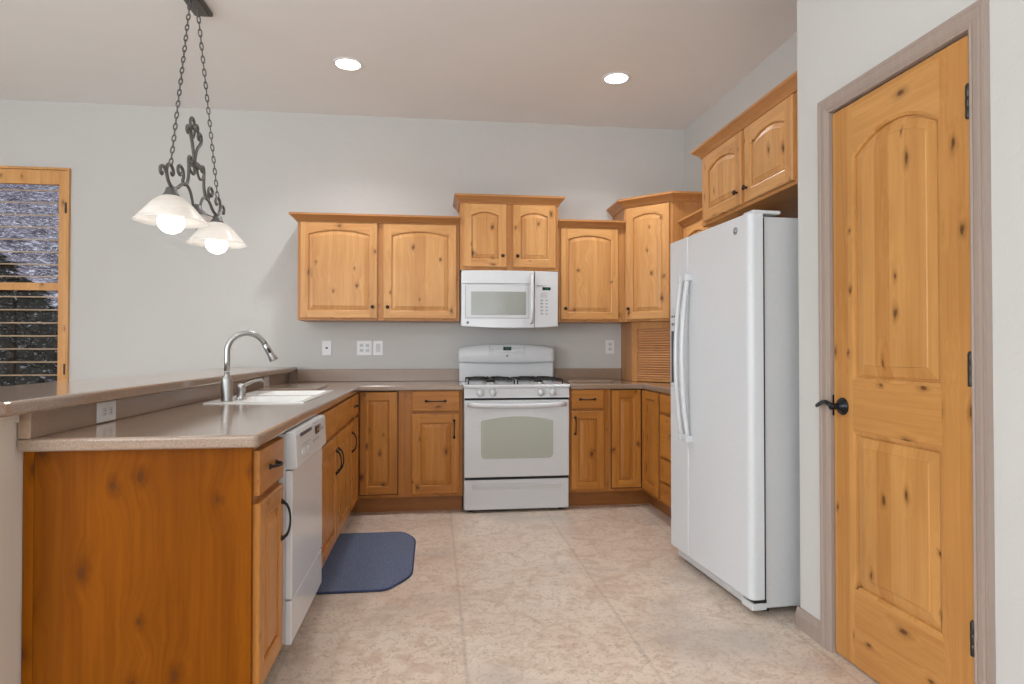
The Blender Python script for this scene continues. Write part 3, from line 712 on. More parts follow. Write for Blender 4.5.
# ------------------------------------------------------------------ wall plates
def plate(x, z, w_, h, kind, label, n=1):
    p = thing('outlet' if kind == 'outlet' else 'light_switch', label, 'outlet' if kind == 'outlet' else 'switch', (x, YB, z - h / 2), 0, 'white plates on the back wall')
    obj('cover_plate', MB().box(x - w_ / 2, YB - .006, z - h / 2, x + w_ / 2, YB, z + h / 2, .002), M_PLATE, p)
    for i in range(n):
        cx = x + (i - (n - 1) / 2) * .046
        if kind == 'outlet':
            for s_ in (-1, 1):
                r_ = obj('receptacle', MB().box(cx - .014, YB - .009, z + s_ * .02 - .013, cx + .014, YB - .005, z + s_ * .02 + .013, .002), M_WHITE2, p)
                obj('slots', MB().box(cx - .007, YB - .0095, z + s_ * .02 - .004, cx - .005, YB - .0088, z + s_ * .02 + .006).box(cx + .005, YB - .0095, z + s_ * .02 - .004, cx + .007, YB - .0088, z + s_ * .02 + .006), M_SLOT, r_)
        elif kind == 'jack': obj('socket', MB().box(cx - .008, YB - .009, z - .007, cx + .008, YB - .005, z + .007, .001), M_SLOT, p)
        else: obj('rocker', MB().box(cx - .016, YB - .010, z - .033, cx + .016, YB - .005, z + .033, .003), M_WHITE2, p)
    return p
plate(-.846, 1.181, .072, .116, 'jack', 'small white wall plate with one dark jack, nearest the sink on the back wall')
plate(-.553, 1.181, .116, .116, 'outlet', 'wide white double outlet plate on the back wall under the first upper cabinet', 2)
plate(-.446, 1.181, .076, .116, 'switch', 'white single switch plate beside the double outlet, closer to the stove')
plate(1.468, 1.192, .072, .116, 'outlet', 'white outlet plate between the stove and the roll-front appliance garage')
def bar_outlet(y, w_, h, z, label):
    p = thing('outlet', label, 'outlet', (-1.130, y, z - h / 2), 0, 'outlets on the bar backsplash')
    obj('cover_plate', MB().box(-1.130, y - w_ / 2, z - h / 2, -1.124, y + w_ / 2, z + h / 2, .002), M_PLATE, p)
    for s_ in (-1, 1):
        r_ = obj('receptacle', MB().box(-1.125, y + s_ * .02 - .013, z - .014, -1.121, y + s_ * .02 + .013, z + .014, .002), M_WHITE2, p)
        obj('slots', MB().box(-1.1212, y + s_ * .02 - .004, z + .004, -1.1204, y + s_ * .02 + .005, z + .006).box(-1.1212, y + s_ * .02 - .004, z - .006, -1.1204, y + s_ * .02 + .005, z - .004), M_SLOT, r_)
bar_outlet(2.331, .121, .068, .952, 'white horizontal outlet on the bar backsplash, near its open end')
bar_outlet(4.42, .121, .068, .952, 'white horizontal outlet on the bar backsplash behind the cutting board')

# ------------------------------------------------------------------ upper cabinets
ZU = 1.387
def upper(label, loc, rz=0): return thing('wall_cabinet', label, 'cabinet', loc, rz, 'knotty alder wall cabinets')
YU = 4.80
c = upper('knotty alder wall cabinet with two wide arched doors, left of the microwave', (-.4, YU, ZU))
obj('body', MB().box(-1.005, YU, ZU, .192, YB, 2.13), W_BODY, c)
put_door(c, (-.985, YU, ZU + .015), (0, -1), .562, .718, UPM, arch=.035, hw=('knob', .528, .085), fw=.055)
put_door(c, (-.378, YU, ZU + .015), (0, -1), .548, .718, UPM, arch=.035, hw=('knob', .032, .085), fw=.055)
obj('crown_molding', crown_mb([(-1.005, YB - .002), (-1.005, YU), (.194, YU)], 2.118), W_CROWN, c)
YM = 4.775
c = upper('short knotty alder wall cabinet with two arched doors right above the microwave', (.57, YM, 1.775))
obj('body', MB().box(.196, YM, 1.775, .958, YB, 2.30), W_BODY, c)
put_door(c, (.220, YM, 1.80), (0, -1), .332, .482, UPM, arch=.03, hw=('knob', .300, .085), fw=.058)
put_door(c, (.600, YM, 1.80), (0, -1), .335, .482, UPM, arch=.03, hw=('knob', .035, .085), fw=.058)
obj('crown_molding', crown_mb([(.196, YB - .002), (.196, YM), (.958, YM), (.958, YB - .002)], 2.285, .065, .045), W_CROWN, c)
c = upper('single-door knotty alder wall cabinet between the microwave and the corner cabinet', (1.22, YU, ZU))
obj('body', MB().box(.964, YU, ZU, 1.492, YB, 2.13), W_BODY, c)
put_door(c, (.980, YU, ZU + .015), (0, -1), .462, .718, UPM, arch=.035, hw=('knob', .032, .085), fw=.055)
obj('crown_molding', crown_mb([(.961, YU), (1.492, YU)], 2.118), W_CROWN, c)
# diagonal corner cabinet
pA, pB = Vector((1.495, YU)), Vector((1.785, 4.515))
dg = (pB - pA); dlen = dg.length; out = Vector((dg.y, -dg.x)).normalized()   # outward (towards the room)
ang = math.atan2(dg.y, dg.x)
c = upper('tall diagonal corner wall cabinet with a single arched door and stepped crown', (pA.x, pA.y, ZU), ang)
foot = [(1.495, YU), (1.785, 4.515), (XR, 4.515), (XR, YB), (1.495, YB)]
obj('body', MB().prism(foot, ZU, 2.30), W_BODY, c)
M = frameM((pA.x + dg.x / dlen * .022, pA.y + dg.y / dlen * .022, ZU + .015), (out.x, out.y))
dwid = dlen - .046
dr = obj('door', panel_door(dwid, .875, M, .03, .055), [W_UP, W_UPX], c); obj('knob', knob_mb(M, .028, .085), M_BRONZE, dr)
obj('crown_molding', crown_mb([(1.495, YB - .002), (1.495, YU), (1.785, 4.515), (XR - .002, 4.515)], 2.285, .065), W_CROWN, c)
# appliance garage under it
gA = Vector((1.565, 4.835)); gB = Vector((1.845, 4.555))
c = thing('appliance_garage', 'roll-front tambour appliance garage on the counter beneath the diagonal corner cabinet', 'cabinet', (gA.x, gA.y, .9155), ang)
dlen = (gB - gA).length
z0, z1 = .9155, ZU - .001
fp = MB()
fp.prism([(1.565, 4.835), (1.583, 4.835), (1.583, YB - .001), (1.565, YB - .001)], z0, z1)
obj('side_panel', fp, W_BODY, c)
obj('side_panel', MB().prism([(1.845, 4.555), (XR - .001, 4.555), (XR - .001, 4.573), (1.845, 4.573)], z0, z1), W_BODY, c)
out = Vector((-1, -1)).normalized(); Mg = frameM((gA.x, gA.y, z0), (out.x, out.y)); H = z1 - z0
ff = MB().box(0, -.004, 0, .050, .016, H, .001).box(dlen - .045, -.004, 0, dlen, .016, H, .001).box(.050, -.004, H - .055, dlen - .045, .016, H, .001).xform(Mg)
obj('face_frame', ff, W_BODY, c)
tb = MB(); n = 21; z = .022; st = (H - .055 - z) / n
for i in range(n): tb.prism([(.012, z + i * st + .001), (.001, z + i * st + .004), (.001, z + (i + 1) * st - .005), (.012, z + (i + 1) * st - .003), (.018, z + (i + 1) * st), (.018, z + i * st)], .050, dlen - .045, 'x', M=Mg)
tb2 = obj('tambour_door', tb, W_TAMB, c)
obj('bottom_rail', MB().box(.050, -.009, .002, dlen - .045, .010, .022, .003).xform(Mg), W_BODY, tb2)
# right wall cabinet before the fridge
XU = 1.875
c = upper('wall cabinet with arched doors on the side wall, mostly hidden behind the fridge', (XU, 4.05, ZU))
obj('body', MB().box(XU, 3.62, ZU, XR, 4.513, 2.09), W_BODY, c)
put_door(c, (XU, 4.490, ZU + .015), (-1, 0), .415, .678, UPM, arch=.035, hw=('knob', .385, .085), fw=.055)
put_door(c, (XU, 4.055, ZU + .015), (-1, 0), .415, .678, UPM, arch=.035, hw=('knob', .03, .085), fw=.055)
obj('crown_molding', crown_mb([(XU, 4.513), (XU, 3.62)], 2.078), W_CROWNY, c)
# over the fridge
XG = 1.60
c = upper('wall cabinet with two arched doors hung above the white fridge', (XG, 3.05, 1.905))
obj('body', MB().box(XG, 2.478, 1.905, XR, 3.585, 2.33), W_BODY, c)
put_door(c, (XG, 3.528, 1.922), (-1, 0), .455, .385, UPM, arch=.04, hw=('knob', .42, .07), fw=.058)
put_door(c, (XG, 3.036, 1.922), (-1, 0), .435, .385, UPM, arch=.04, hw=('knob', .03, .07), fw=.058)
obj('crown_molding', crown_mb([(XR - .002, 3.585), (XG, 3.585), (XG, 2.478)], 2.315, .055, .05), W_CROWNY, c)

# ------------------------------------------------------------------ small lettering helper
def letters(s, size, M, depth=.0006):
    """flat raised letters in the local x-z plane of a front frame"""
    cu = bpy.data.curves.new('txt', 'FONT'); cu.body = s; cu.size = size; cu.align_x = 'CENTER'; cu.align_y = 'CENTER'; cu.extrude = depth; cu.resolution_u = 3
    o = bpy.data.objects.new('txt', cu); C.objects.link(o); bpy.context.view_layer.update()
    me = bpy.data.meshes.new_from_object(o.evaluated_get(bpy.context.evaluated_depsgraph_get()))
    R = M @ Matrix.Rotation(PI / 2, 4, 'X')
    mb = MB().add([R @ v.co for v in me.vertices], [list(p.vertices) for p in me.polygons]); bpy.data.objects.remove(o); bpy.data.meshes.remove(me); return mb
def emblem(parent, M, r):
    """round maker's badge"""
    Q = M @ Matrix.Rotation(PI / 2, 4, 'X')
    a = MB().lathe([(r, 0), (r, .0015), (r * .93, .0022)], seg=28); a.xform(Q)
    e_ = obj('emblem', a, M_DGREY, parent)
    ring = MB().tube([(r * .82 * math.cos(k * PI / 14), r * .82 * math.sin(k * PI / 14), .0024) for k in range(29)], r * .07, 6, caps=False); ring.xform(Q)
    obj('emblem_ring', ring, M_WHITE2, e_)
    obj('monogram', letters('GE', r * .95, M @ Matrix.Translation((0, -.0024, 0))), M_WHITE2, e_)

# ------------------------------------------------------------------ dishwasher
DX, Y0, Y1 = -.496, 2.297, 2.897
d = thing('dishwasher', 'white dishwasher with button control panel built in under the counter beside the sink cabinet', 'dishwasher', (-.8, 2.6, .0))
obj('body', MB().box(-1.10, Y0, .13, -.52, Y1, .868).box(-1.1, Y0 + .01, .02, -.60, Y1 - .01, .13), M_FSIDE, d)
dd_ = obj('door', MB().box(-.52, Y0, .285, DX, Y1, .738, .004), M_WHITE, d)
obj('kick_plate', MB().box(-.52, Y0, .125, DX - .001, Y1, .279, .004), M_WHITE, d)
cpn = MB().prism([(-.52, .742), (-.486, .742), (-.480, .747), (-.484, .862), (-.490, .874), (-.52, .874)], Y0, Y1, 'y', b=.002)
cpo = obj('control_panel', cpn, M_WHITE2, d)
MP = frameM((-.4820, Y0, .722), (1, 0, 0))
obj('door_latch_slot', MB().box(.07, -.003, .128, .26, .002, .140).xform(MP), M_DGREY, cpo)
obj('display', MB().box(.355, -.003, .098, .430, .002, .130, .001).xform(MP), M_LCD, cpo)
obj('digits', letters('1h', .018, MP @ Matrix.Translation((.392, -.0032, .114))), M_GREY, cpo)
bt = MB()
for i in range(5): bt.box(.09 + i * .028, -.004, .060, .108 + i * .028, .002, .078, .001)
obj('buttons', bt.xform(MP), M_WHITE, cpo)
pr = MB()
for i in range(6): pr.box(.09 + i * .026, -.0022, .092, .104 + i * .026, .002, .094)
for i in range(3): pr.box(.10 + i * .04, -.0022, .042, .13 + i * .04, .002, .044)
for i in range(3): pr.box(.30 + i * .05, -.0022, .072, .315 + i * .05, .002, .082)
for i in range(5): pr.box(.30 + i * .05, -.0014, .145, .335 + i * .05, .002, .147)
pr.box(.455, -.0022, .10, .47, .002, .128); pr.box(.50, -.0022, .10, .52, .002, .112)
obj('printed_marks', pr.xform(MP), M_GREY, cpo)

# ------------------------------------------------------------------ range
R0, R1 = .213, .975
RY = 4.455
r = thing('gas_range', 'white freestanding gas range with four knobs and windowed oven door', 'stove', (.6, 4.8, 0))
obj('body', MB().box(R0, RY + .045, .025, R1, 5.02, .885), M_WHITE, r)
for fx_ in (R0 + .05, R1 - .05):
    for fy_ in (RY + .09, 4.95): obj('foot', MB().lathe([(.018, 0), (.018, .026)], c=(fx_, fy_, 0), seg=12), M_GAP, r)
dz = MB().box(R0 + .002, RY + .02, .022, R1 - .002, RY + .045, .235, .006)
dz.prism([(RY + .020, .205), (RY + .008, .200), (RY + .010, .190), (RY + .020, .165)], R0 + .06, R1 - .06, 'x')
obj('storage_drawer', dz, M_WHITE, r)
obj('shadow_gap', MB().box(R0 + .004, RY + .030, .235, R1 - .004, RY + .046, .256), M_GAP, r)
obj('shadow_gap', MB().box(R0 + .004, RY + .030, .806, R1 - .004, RY + .046, .822), M_GAP, r)
# oven door with arched window
WXa, WXb, WZa, WZb = .334, .853, .388, .690
def arch_pts(x0, x1, z0, z1, rise, rad=.025):
    pts = [(x0 + rad, z0), (x1 - rad, z0), (x1 - rad * .3, z0 + rad * .3), (x1, z0 + rad), (x1, z1 - rise - rad * .4), (x1 - rad * .25, z1 - rise)]
    for k in range(1, 12):
        q = k / 12; x = x1 - rad * .25 + (x0 - x1 + rad * .5) * q; pts.append((x, z1 - rise + rise * (1 - (2 * q - 1) ** 2)))
    return pts + [(x0 + rad * .25, z1 - rise), (x0, z1 - rise - rad * .4), (x0, z0 + rad), (x0 + rad * .3, z0 + rad * .3)]
od = MB().box(R0 + .002, RY + .006, .256, R1 - .002, RY + .045, .806, .007, 3)
odo = obj('oven_door', od, M_WHITE, r)
obj('oven_window', MB().prism(arch_pts(WXa, WXb, WZa, WZb, .03), RY + .003, RY + .010, 'y', b=.002), M_OVGLASS, odo)
hb = []; cx = (R0 + R1) / 2
for k in range(15):
    q = -1 + k / 7; hb.append((cx + q * (R1 - R0) * .465, RY + .006 - .042 * (1 - q ** 6) ** .5 - .001, .777 - .010 * (1 - q * q)))
obj('oven_handle', MB().tube(hb, .0175, 10, flat=.75), M_WHITE, odo)
# control strip and cooktop
cs = MB().prism([(RY + .045, .822), (RY + .004, .822), (RY + .016, .893), (RY + .045, .893)], R0, R1, 'x', b=.002)
cso = obj('control_strip', cs, M_WHITE, r)
ct = MB().box(R0 - .006, RY - .002, .893, R1 + .006, 5.02, .915, .006, 3)
obj('cooktop', ct, M_WHITE, r)
Mk = frameM((0, RY + .010, .859), (0, -1, 0)) @ Matrix.Rotation(math.radians(-8), 4, 'X')
for x in (.327, .418, .765, .851):
    Q = Mk @ Matrix.Translation((x, 0, 0)) @ Matrix.Rotation(PI / 2, 4, 'X')
    k = MB().lathe([(.027, -.002), (.027, .004), (.023, .008), (.021, .022), (.017, .026)], seg=24, M=Q)
    kb = MB().box(x - .006, -.036, -.021, x + .006, -.008, .021, .004, M=Mk); k.v += []; 
    o = len(k.v); k.v += kb.v; k.f += [[o + i for i in f_] for f_ in kb.f]; k.mi += kb.mi; k.sm += kb.sm
    obj('knob', k, M_WHITE2, cso)
# grates + burners
for gx in ((R0 + .035, cx - .012), (cx + .012, R1 - .035)):
    a, b_ = gx; ya, yb_ = RY + .06, 4.95; zt = .956
    g = MB(); rr = .0048
    cs_ = rounded([(a, ya, .03), (b_, ya, .03), (b_, yb_, .03), (a, yb_, .03)], 0); cs_ = [(p[0], p[1], zt - .008) for p in cs_]; cs_.append(cs_[0]); g.tube(cs_, rr, 6, caps=False)
    mx = (a + b_) / 2
    for yc in (ya + (yb_ - ya) * .26, ya + (yb_ - ya) * .74):
        for k in range(4):
            an = k * PI / 2 + PI / 4 * 0; dx, dy = math.cos(an), math.sin(an); L = (b_ - a) / 2 if abs(dx) > .5 else (yb_ - ya) * .24
            g.tube([(mx + dx * .025, yc + dy * .025, zt), (mx + dx * L * .6, yc + dy * L * .6, zt + .001), (mx + dx * L, yc + dy * L, zt - .008)], rr, 6)
    g.tube([(a, (ya + yb_) / 2, zt - .008), (b_, (ya + yb_) / 2, zt - .008)], rr, 6)
    for x in (a, b_):
        for y in (ya + .02, yb_ - .02): g.tube([(x, y, zt - .008), (x, y, .9155)], rr, 6)
    obj('burner_grate', g, M_BLACK, r)
    for yc in (ya + (yb_ - ya) * .26, ya + (yb_ - ya) * .74):
        bo = obj('burner', MB().lathe([(.05, 0), (.05, .004), (.036, .008), (.034, .014)], c=(mx, yc, .9155), seg=24), M_ALU, r)
        obj('burner_cap', MB().lathe([(.034, 0), (.036, .003), (.034, .008), (.02, .010)], c=(mx, yc, .9295), seg=24), M_BLACK, bo)
# backguard, a lower riser and a bulging console
bgd = obj('riser', MB().box(.200, 4.985, .915, .955, 5.035, 1.09, .003), M_WHITE, r)
cons = MB(); K = 16; B0, B1 = .192, .962; vs = []
prof = [(0.0, 1.070), (-.035, 1.056), (-.046, 1.073), (-.046, 1.15), (-.034, 1.19), (-.012, 1.204), (0.02, 1.204), (.05, 1.19), (.05, 1.09)]
m = len(prof); NB = 24
for i in range(NB + 1):
    q = -1 + 2 * i / NB; x = (B0 + B1) / 2 + q * (B1 - B0) / 2
    bow = 1 - abs(q) ** 2.2; edge = (1 - abs(q) ** 14)
    for a, z in prof:
        zz = z - (.028 * abs(q) ** 2.4 if z > 1.16 else 0) + (.0 if z > 1.1 else -.012 * bow * .6); yy = 4.985 + a * (.65 + .35 * bow)
        vs.append((x, yy, zz + .010))
fs = [(i * m + k, i * m + (k + 1) % m, (i + 1) * m + (k + 1) % m, (i + 1) * m + k) for i in range(NB) for k in range(m)] + [tuple(range(m)), tuple(NB * m + k for k in range(m))[::-1]]
co = obj('console', MB().add(vs, fs, 0, True), M_WHITE, r)
Mc = frameM((.577, 4.939, 1.155), (0, -1, 0))
obj('display', MB().box(-.032, -.002, .007, .032, .004, .035, .001).xform(Mc), M_LCD, co)
obj('digits', letters('12:00', .016, Mc @ Matrix.Translation((0, -.0024, .021))), M_LED, co)
pr = MB()
for i in range(4):
    for j in range(3):
        pr.box(.055 + i * .018, -.0016, -.022 + j * .02, .066 + i * .018, .004, -.020 + j * .02)
for j in range(3): pr.box(-.125, -.0016, -.028 + j * .022, -.105, .004, -.026 + j * .022); 
for i in range(3): pr.box(-.085 + i * .02, -.0016, .018, -.072 + i * .02, .004, .021)
pr.box(-.14, -.0014, -.035, -.138, .004, .045); pr.box(.135, -.0014, -.035, .137, .004, .045); pr.box(-.09, -.0014, -.012, .13, .004, -.0105)
obj('printed_marks', pr.xform(Mc), M_GREY, co)
emblem(co, Mc @ Matrix.Translation((0, -.001, -.036)), .009)

# ------------------------------------------------------------------ microwave
m0, m1, mz0, mz1 = .203, .946, 1.345, 1.765
mw = thing('microwave', 'white over-the-range microwave with keypad and bowed front mounted above the stove', 'microwave', (.57, 4.9, mz0))
obj('body', MB().box(m0, 4.745, mz0 + .012, m1, YB - .001, mz1 - .001, .002), M_WHITE2, mw)
def bowed(x0, x1, z0, z1, bow, ya, droop=0.0, n=18, xm0=m0, xm1=m1, inset=.0, edge=.004):
    """front skin that bulges towards the room"""
    mb = MB(); vs = []; fs = []
    def yf(x): q = (x - (xm0 + xm1) / 2) / ((xm1 - xm0) / 2); return ya - bow * (1 - q * q)
    def zd(x): q = (x - (xm0 + xm1) / 2) / ((xm1 - xm0) / 2); return -droop * (1 - q * q)
    for i in range(n + 1):
        x = x0 + (x1 - x0) * i / n
        xe = min(max(x, x0 + edge), x1 - edge)
        vs += [(x, 4.748, z0 + zd(x)), (x, yf(x) + edge, z0 + zd(x)), (xe, yf(x), z0 + edge + zd(x)), (xe, yf(x), z1 - edge), (x, yf(x) + edge, z1), (x, 4.748, z1)]
    for i in range(n):
        for k in range(6): fs.append((i * 6 + k, i * 6 + (k + 1) % 6, (i + 1) * 6 + (k + 1) % 6, (i + 1) * 6 + k))
    fs += [tuple(range(6)), tuple(n * 6 + k for k in range(6))[::-1]]
    return mb.add(vs, fs)
XS = .757
obj('vent_band', bowed(m0, XS - .001, 1.666, mz1, .035, 4.722), M_WHITE, mw)
mdoor = obj('door', bowed(m0, XS - .001, mz0, 1.664, .035, 4.722, .014), M_WHITE, mw)
def surf_y(x): q = (x - (m0 + m1) / 2) / ((m1 - m0) / 2); return 4.722 - .035 * (1 - q * q)
def curved_plate(x0, x1, z0, z1, off, th=.004, n=14):
    vs = []; fs = []
    for i in range(n + 1):
        x = x0 + (x1 - x0) * i / n; y = surf_y(x) - off
        vs += [(x, y + th, z0), (x, y, z0), (x, y, z1), (x, y + th, z1)]
    for i in range(n):
        for k in range(4): fs.append((i * 4 + k, i * 4 + (k + 1) % 4, (i + 1) * 4 + (k + 1) % 4, (i + 1) * 4 + k))
    fs += [(0, 1, 2, 3), (n * 4 + 3, n * 4 + 2, n * 4 + 1, n * 4)]
    return MB().add(vs, fs)
obj('window_frame', curved_plate(.236, .712, 1.408, 1.655, .003), M_WHITE2, mdoor)
obj('window_border', curved_plate(.232, .715, 1.404, 1.659, .0012), M_GREY, mdoor)
obj('window', curved_plate(.277, .690, 1.430, 1.605, .0045), M_MWGLASS, mdoor)
hx = .733; pts = [(hx, surf_y(hx) - .004, 1.735), (hx, surf_y(hx) - .030, 1.722), (hx, surf_y(hx) - .040, 1.65), (hx, surf_y(hx) - .042, 1.55), (hx, surf_y(hx) - .040, 1.46), (hx, surf_y(hx) - .030, 1.385), (hx, surf_y(hx) - .004, 1.372)]
obj('handle', MB().tube(pts, [.012, .013, .0135, .0135, .0135, .013, .012], 10), M_WHITE, mdoor)
emblem(mdoor, frameM((.252, surf_y(.252) - .0005, 1.372), (0, -1, 0)), .011)
mcp = obj('control_panel', bowed(XS + .001, m1, mz0, mz1, .035, 4.722, .014, n=8), M_WHITE, mw)
ym = surf_y(.86)
Mm = frameM((.855, ym, 1.55), (math.sin(.22), -math.cos(.22)))
obj('display', MB().box(-.036, -.003, .072, .030, .004, .094, .001).xform(Mm), M_LCD, mcp)
obj('digits', letters('12:00', .016, Mm @ Matrix.Translation((-.003, -.0034, .083))), M_LED, mcp)
pr = MB()
for j in range(5):
    for i in range(3): pr.box(-.052 + i * .040, -.0012, -.010 - j * .026, -.030 + i * .040, .004, -.002 - j * .026)
for j in range(3): pr.box(-.050, -.0012, .018 + j * .014, .050, .004, .0205 + j * .014)
pr.box(-.085, -.001, .106, .085, .004, .108)
obj('keypad', pr.xform(Mm), M_GREY, mcp)
lt = MB().box(.30, 4.80, mz0 + .008, .40, 4.86, mz0 + .0125).box(.75, 4.80, mz0 + .008, .85, 4.86, mz0 + .0125)
obj('underside_light', lt, M_GREY, mw)

# ------------------------------------------------------------------ refrigerator (slightly turned in its bay)
fa = math.radians(3.0)
# local frame: origin at front near bottom corner; x = along the front towards the far end, y = depth into the bay
fo = Vector((1.362, 2.572, 0)); rz = PI / 2 + fa
fr = thing('refrigerator', 'tall white side-by-side refrigerator with twin curved handles in its alcove', 'refrigerator', fo, rz)
MF = ROOTM[fr.name]
# local axes after rotation: +x -> world +y (tilted to -x), +y -> world -x ; so depth is -y
def F(mb): return mb.xform(MF)
FW, FD, FH = .832, .065, 1.765
SPL = .595
bd_ = MB().box(.015, -.70, .035, FW - .015, -FD - .014, FH - .012, .006)
obj('cabinet', F(bd_), M_FSIDE, fr)
obj('gasket', F(MB().box(.012, -FD - .014, .06, FW - .012, -FD, FH - .02)), M_GAP, fr)
def fdoor(x0, x1):
    r_ = .030; pts = [(x0, -FD), (x1, -FD)]
    pts = []
    full = [(x0, -FD, 0), (x1, -FD, 0), (x1, 0, .012 if x1 < FW - .01 else r_), (x0, 0, .012 if x0 > .01 else r_)]
    return MB().prism(rounded(full, 0), .078, FH, 'z', b=.005, seg=2)
dn = obj('refrigerator_door', F(fdoor(0, SPL - .003)), M_FRIDGE, fr)
dfz = obj('freezer_door', F(fdoor(SPL + .003, FW)), M_FRIDGE, fr)
obj('base_grille', F(MB().box(.06, -.10, .022, FW - .03, -.035, .068, .004)), M_FSIDE, fr)
obj('hinge_foot', F(MB().box(.012, -.085, .028, .10, -.012, .062, .006)), M_WHITE2, fr)
obj('bottom_hinge', F(MB().box(.008, -.080, .062, .07, -.020, .076, .002)), M_BLACK, fr)
obj('hinge_cover', F(MB().box(.004, -.155, FH - .002, .085, -.02, FH + .014, .005).lathe([(.010, 0), (.010, .018)], c=(.03, -.055, FH), seg=14)), M_FRIDGE, fr)
obj('roller', F(MB().box(.06, -.66, 0, .10, -.61, .036).box(FW - .07, -.69, 0, FW - .03, -.64, .036).box(.07, -.13, 0, .10, -.10, .036).box(FW - .06, -.12, 0, FW - .03, -.09, .036)), M_GAP, fr)
for hx, par in ((SPL - .035, dn), (SPL + .035, dfz)):
    pts = []; rr_ = []; za, zb = .70, 1.545
    for k in range(21):
        q = -1 + k / 10; pts.append((hx, .018 + .034 * (1 - q * q), (za + zb) / 2 + q * (zb - za) / 2)); rr_.append(.0125)
    hmb = MB().tube(pts, rr_, 10).box(hx - .017, -.002, zb - .02, hx + .017, .036, zb + .016, .006).box(hx - .017, -.002, za - .016, hx + .017, .036, za + .02, .006)
    obj('handle', F(hmb), M_WHITE, par)
dsp = obj('dispenser', F(MB().box(SPL + .095, -.004, .96, FW - .035, .006, 1.40, .003)), M_WHITE2, dfz)
obj('dispenser_recess', F(MB().box(SPL + .150, .002, .985, FW - .045, .0065, 1.27, .001)), M_DGREY, dsp)
pr = MB()
for i in range(4): pr.box(SPL + .105 + i * .022, .0058, 1.30, SPL + .118 + i * .022, .0072, 1.315)
for i in range(3): pr.box(SPL + .108 + i * .03, .0058, 1.345, SPL + .128 + i * .03, .0072, 1.355)
obj('buttons', F(pr), M_DGREY, dsp)
Me = MF @ Matrix.Translation((.115, 0.0, 1.705)) @ Matrix.Rotation(PI, 4, 'Z')
emblem(dn, Me, .018)

# ------------------------------------------------------------------ rug
rg = MB().prism(rounded([(-.60, 3.09, .02), (-.225, 3.09, .04), (-.112, 3.27, .07), (-.112, 3.90, .07), (-.19, 4.05, .05), (-.60, 4.05, .02)], 0), .0005, .010, 'z', b=.003)
ro = obj('floor_mat', rg, M_RUG, loc=(-.35, 3.6, .0005)); tag(ro, 'navy blue heathered kitchen mat with clipped corners on the floor before the sink', 'mat')
pts = rounded([(-.60, 3.09, .02), (-.225, 3.09, .04), (-.112, 3.27, .07), (-.112, 3.90, .07), (-.19, 4.05, .05), (-.60, 4.05, .02)], 0)
obj('binding', MB().tube([(p[0], p[1], .006) for p in pts + [pts[0]]], .0055, 6, caps=False), M_RUGE, ro)

# ------------------------------------------------------------------ recessed lights
def downlight(x, y, label, power=66, vis=True):
    t_ = thing('recessed_light', label, 'ceiling light', (x, y, ZC - .006), 0, 'recessed ceiling lights')
    obj('trim_ring', MB().lathe([(.098, 0), (.096, -.005), (.080, -.006), (.076, .004), (.095, .0055)], c=(x, y, ZC), seg=36, cap=False), M_PLATE, t_)
    obj('lens', MB().lathe([(.078, .002), (.078, -.001), (.06, -.003), (.01, -.004)], c=(x, y, ZC), seg=36), M_LENS, t_)
    l = bpy.data.lights.new('downlight', 'SPOT'); l.energy = power; l.spot_size = math.radians(135); l.spot_blend = .8; l.shadow_soft_size = .07; l.color = (.97, .98, 1.0)
    o = bpy.data.objects.new('downlight', l); C.objects.link(o); o.location = (x, y, ZC - .02); return t_
downlight(-.565, 4.205, 'lit round recessed ceiling light between the chandelier and the stove')
downlight(1.252, 4.195, 'lit round recessed ceiling light near the fridge wall')
downlight(-.9, 1.2, 'added unseen recessed fill light over the near end of the room, above the bar end')  # unseen lamp, added to brighten the floor and its bounce
downlight(.2, -.9, 'added unseen recessed fill light in the kitchen aisle behind the camera')  # added out of view for more light on the floor

downlight(-3.1, 2.5, 'added unseen recessed fill light over the dining side, beyond the bar')  # extra lamp out of view, added to brighten left wall and countertop

# ------------------------------------------------------------------ island chandelier
LX, LY = -1.28, 3.57
ch = thing('island_chandelier', 'black wrought iron scroll chandelier with alabaster glass shades over the bar', 'chandelier', (LX, LY, 1.74))
obj('canopy', MB().box(LX - .05, LY - .27, ZC - .022, LX + .05, LY + .095, ZC, .006).box(LX - .035, LY - .25, ZC - .032, LX + .035, LY + .075, ZC - .02, .004), M_IRON, ch)
def smooth(pts, n=5):
    out = []
    P = [Vector((p[0], p[1], 0)) for p in pts]; P = [P[0] * 2 - P[1]] + P + [P[-1] * 2 - P[-2]]
    for i in range(1, len(P) - 2):
        for k in range(n):
            t_ = k / n; a, b, c_, d_ = P[i - 1], P[i], P[i + 1], P[i + 2]
            q = .5 * ((2 * b) + (-a + c_) * t_ + (2 * a - 5 * b + 4 * c_ - d_) * t_ ** 2 + (-a + 3 * b - 3 * c_ + d_) * t_ ** 3)
            out.append((q.x, q.y))
    out.append((P[-2].x, P[-2].y)); return out
def scroll(pts, sgn, r=.0085, name='scroll'):
    p3 = [(LX, LY + sgn * a, z) for a, z in smooth(pts)]; n = len(p3)
    rr = [r * (1 - .25 * (abs(2 * i / (n - 1) - 1)) ** 4) for i in range(n)]
    return obj(name, MB().tube(p3, rr, 8), M_IRON, ch)
